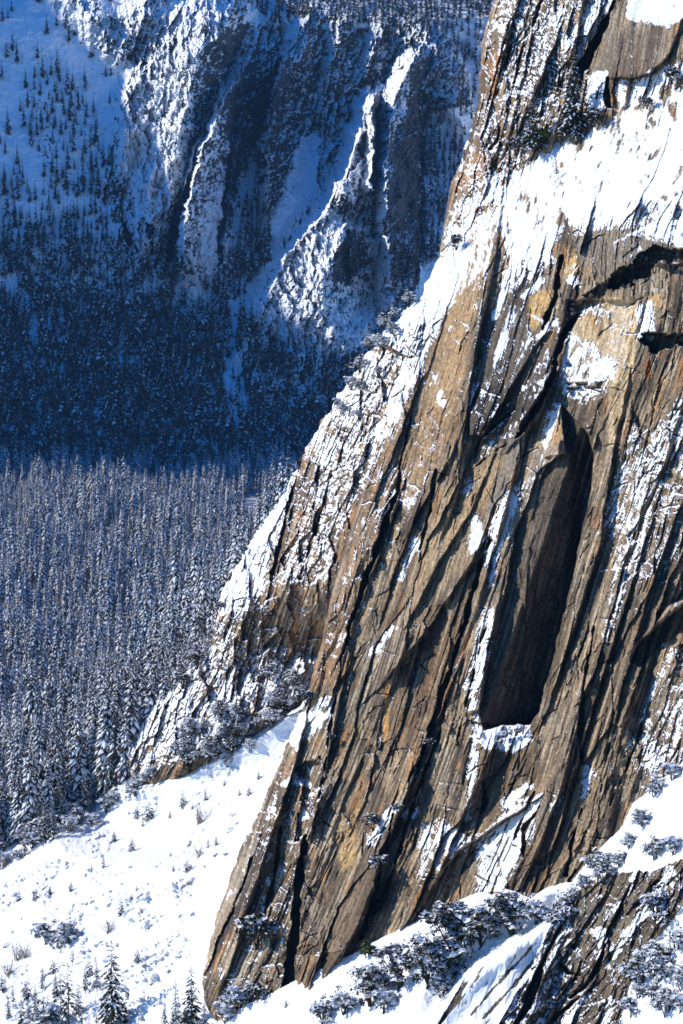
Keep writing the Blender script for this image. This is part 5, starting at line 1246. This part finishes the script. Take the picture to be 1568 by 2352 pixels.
# ---- boulders
BL_ = [(418, 2020, 16), (441, 2022, 30), (438, 1990, 16), (520, 1962, 16), (495, 1964, 18), (537, 1872, 22), (528, 1908, 24), (545, 1890, 16), (330, 2217, 16), (370, 2104, 10), (342, 2102, 10), (125, 2114, 14), (175, 2052, 12), (252, 2046, 12), (300, 1992, 12), (80, 2122, 12), (15, 2172, 24), (270, 2170, 14), (415, 2196, 18), (425, 2160, 12), (384, 2192, 12), (350, 2256, 18), (385, 2230, 12), (280, 2030, 9), (200, 2076, 12), (215, 2070, 14), (130, 2088, 10), (50, 2110, 10), (190, 2100, 12), (250, 2120, 10), (340, 2030, 10), (360, 1990, 9), (300, 2060, 8), (150, 2130, 12), (260, 2206, 10), (90, 2136, 10), (30, 2140, 12), (230, 2030, 8), (430, 2050, 8), (470, 1990, 8)]
BLL = {0: 'pale egg-shaped boulder beside the big round boulder on the slope', 1: 'big round grey boulder alone on the avalanche snow'}
for i, (a, b, w_) in enumerate(BL_):
    p = gp(a, b)[0]; d = to_px(p)[2]
    o = link('boulder', BO[i % 5], None, p + np.array([0, 0, .1]), random.random() * 6.28, w_ * d / F_PX / 2.3)
    o.rotation_euler = (random.uniform(-.3, .3), random.uniform(-.3, .3), o.rotation_euler.z)
    if i in BLL: tag(o, BLL[i], 'boulder')
    else: tag(o, 'snow-capped grey boulder poking from the white talus slope', 'boulder', 'boulders on the talus slope')
for i, (a, b, w_) in enumerate([(1152, 1684, 20), (1190, 1672, 30), (1172, 1680, 18), (1216, 1690, 16)]):
    p = cp(a, b)[0] - rays(a, b) * 2.0; d = to_px(p)[2]
    o = link('boulder', BO[i], None, p, i, w_ * d / F_PX / 2.2)
    tag(o, ['leftmost snowy block on the ledge under the dark alcove', 'largest snowy block on the ledge under the dark alcove', 'small block between the two larger ones under the alcove', 'rightmost small block on the ledge under the alcove'][i], 'boulder')
# ---- bushes on the ledge and around the outcrop
LB = [('bigoak1', 850, 2310, 96, 7.5, 'snowy oak at the lower left end of the oak row on the ledge'), ('bigoak0', 920, 2266, 100, 9, 'leaning oak second from the lower left end of the ledge row'), ('bigoak1', 985, 2262, 116, 7.5, 'broad dark oak in the middle of the ledge row'),
      ('bigoak0', 1052, 2206, 140, 9, 'biggest blackish oak with a pale leaning trunk on the ledge'), ('bigoak1', 1104, 2170, 90, 7.5, 'oak just right of the biggest blackish oak'), ('bigoak0', 1176, 2146, 100, 9, 'rounded oak with a green-brown underside near the ledge top'), ('oak0', 1232, 2122, 62, 4.4, 'snow-topped bush right of the rounded green-brown oak'),
      ('oak1', 1286, 2128, 56, 3.6, 'white bush at the top corner of the brown outcrop'), ('oak3', 1146, 2130, 44, 3.2, 'small snowy bush between the two right-hand oaks of the ledge'), ('oak0', 790, 2330, 60, 4.4, 'snowy bush below the lower left end of the oak row'), ('oak2', 1015, 2290, 60, 5.2, 'low snowy bush under the broad dark oak'), ('oak3', 885, 2320, 44, 3.2, 'low white bush in front of the snowy oak row end'),
      ('green', 846, 2196, 38, 3.4, 'bright green snow-free bush where the ledge meets the brown flake'), ('oak2', 742, 2352, 62, 5.2, 'snow-covered bush at the bottom edge below the brown wall'), ('oak0', 545, 2318, 62, 4.4, 'white-capped bush at the foot of the brown wall'), ('dark', 588, 2300, 54, 4.5, 'dark bush tucked under the foot of the brown wall'), ('oak3', 520, 2345, 40, 3.2, 'low snowy bush beside the pines at the foot of the wall'),
      ('sapling0', 657, 2312, 22, 6, 'tiny sapling on the snow below the brown wall'), ('oak1', 1505, 1828, 38, 3.6, 'snowy bush on the steep snow at the right edge, upper one'), ('oak3', 1545, 1790, 34, 3.2, 'topmost snowy bush on the right edge snow'), ('oak2', 1508, 2112, 76, 5.2, 'snowy bush growing on the brown outcrop near the right edge')]
for key, a, b, h_, Hn, lab in LB:
    place(key, 'pine_sapling' if key[:3] == 'sap' else 'oak_tree' if key[:3] == 'big' else 'evergreen_bush' if key in ('green', 'dark') else 'snowy_bush', lp(a, b), h_, Hn, lab, 'sapling' if key[:3] == 'sap' else 'tree' if key[:3] == 'big' else 'bush', rz=random.uniform(-.4, .4))
for i, (a, b) in enumerate([(1320, 2066), (1344, 2040), (1370, 2006), (1400, 1984), (1422, 1990), (1446, 1946), (1505, 1974), (1548, 1960), (1300, 2096), (1474, 1896), (1386, 2024)]):
    place('oak%d' % (i % 4), 'snowy_bush', lp(a, b), rr.uniform(18, 48), 4, 'snow-buried bush in the belt along the top of the brown outcrop', 'bush', 'belt of bushes along the outcrop top')
for i, (a, b) in enumerate([(1500, 2220), (1480, 2250), (1515, 2250), (1470, 2290), (1500, 2290), (1566, 2270), (1530, 2330), (1565, 2320), (1450, 2330), (1555, 2180), (1470, 2265), (1548, 2310)]):
    place('oak%d' % (i % 4), 'snowy_bush', lp(a, b), rr.uniform(36, 76), 4, 'snow-covered bush in the thicket at the bottom right corner', 'bush', 'thicket at the bottom right corner')

# ------------------------------------------------------------------ the air: fades and blues the far mountain
hv = np.array([(sx, sy, sz) for sx in (-3200., 3200.) for sy in (-400., 7200.) for sz in (-520., 1500.)])
hf = np.array([[0, 1, 3, 2], [4, 6, 7, 5], [0, 4, 5, 1], [2, 3, 7, 6], [0, 2, 6, 4], [1, 5, 7, 3]])
hm_ = bpy.data.materials.new('air'); hm_.use_nodes = True
ht = hm_.node_tree; ht.nodes.clear()
pv = ht.nodes.new('ShaderNodeVolumePrincipled'); oo = ht.nodes.new('ShaderNodeOutputMaterial')
pv.inputs['Color'].default_value = (.25, .56, 1.0, 1); pv.inputs['Density'].default_value = 0.00002; pv.inputs['Anisotropy'].default_value = 0.0
ht.links.new(pv.outputs[0], oo.inputs['Volume'])
o = link('haze', raw_mesh('haze', hv, hf, None, [hm_])); tag(o, 'thin blue winter haze filling the valley air', 'haze', None, 'stuff')
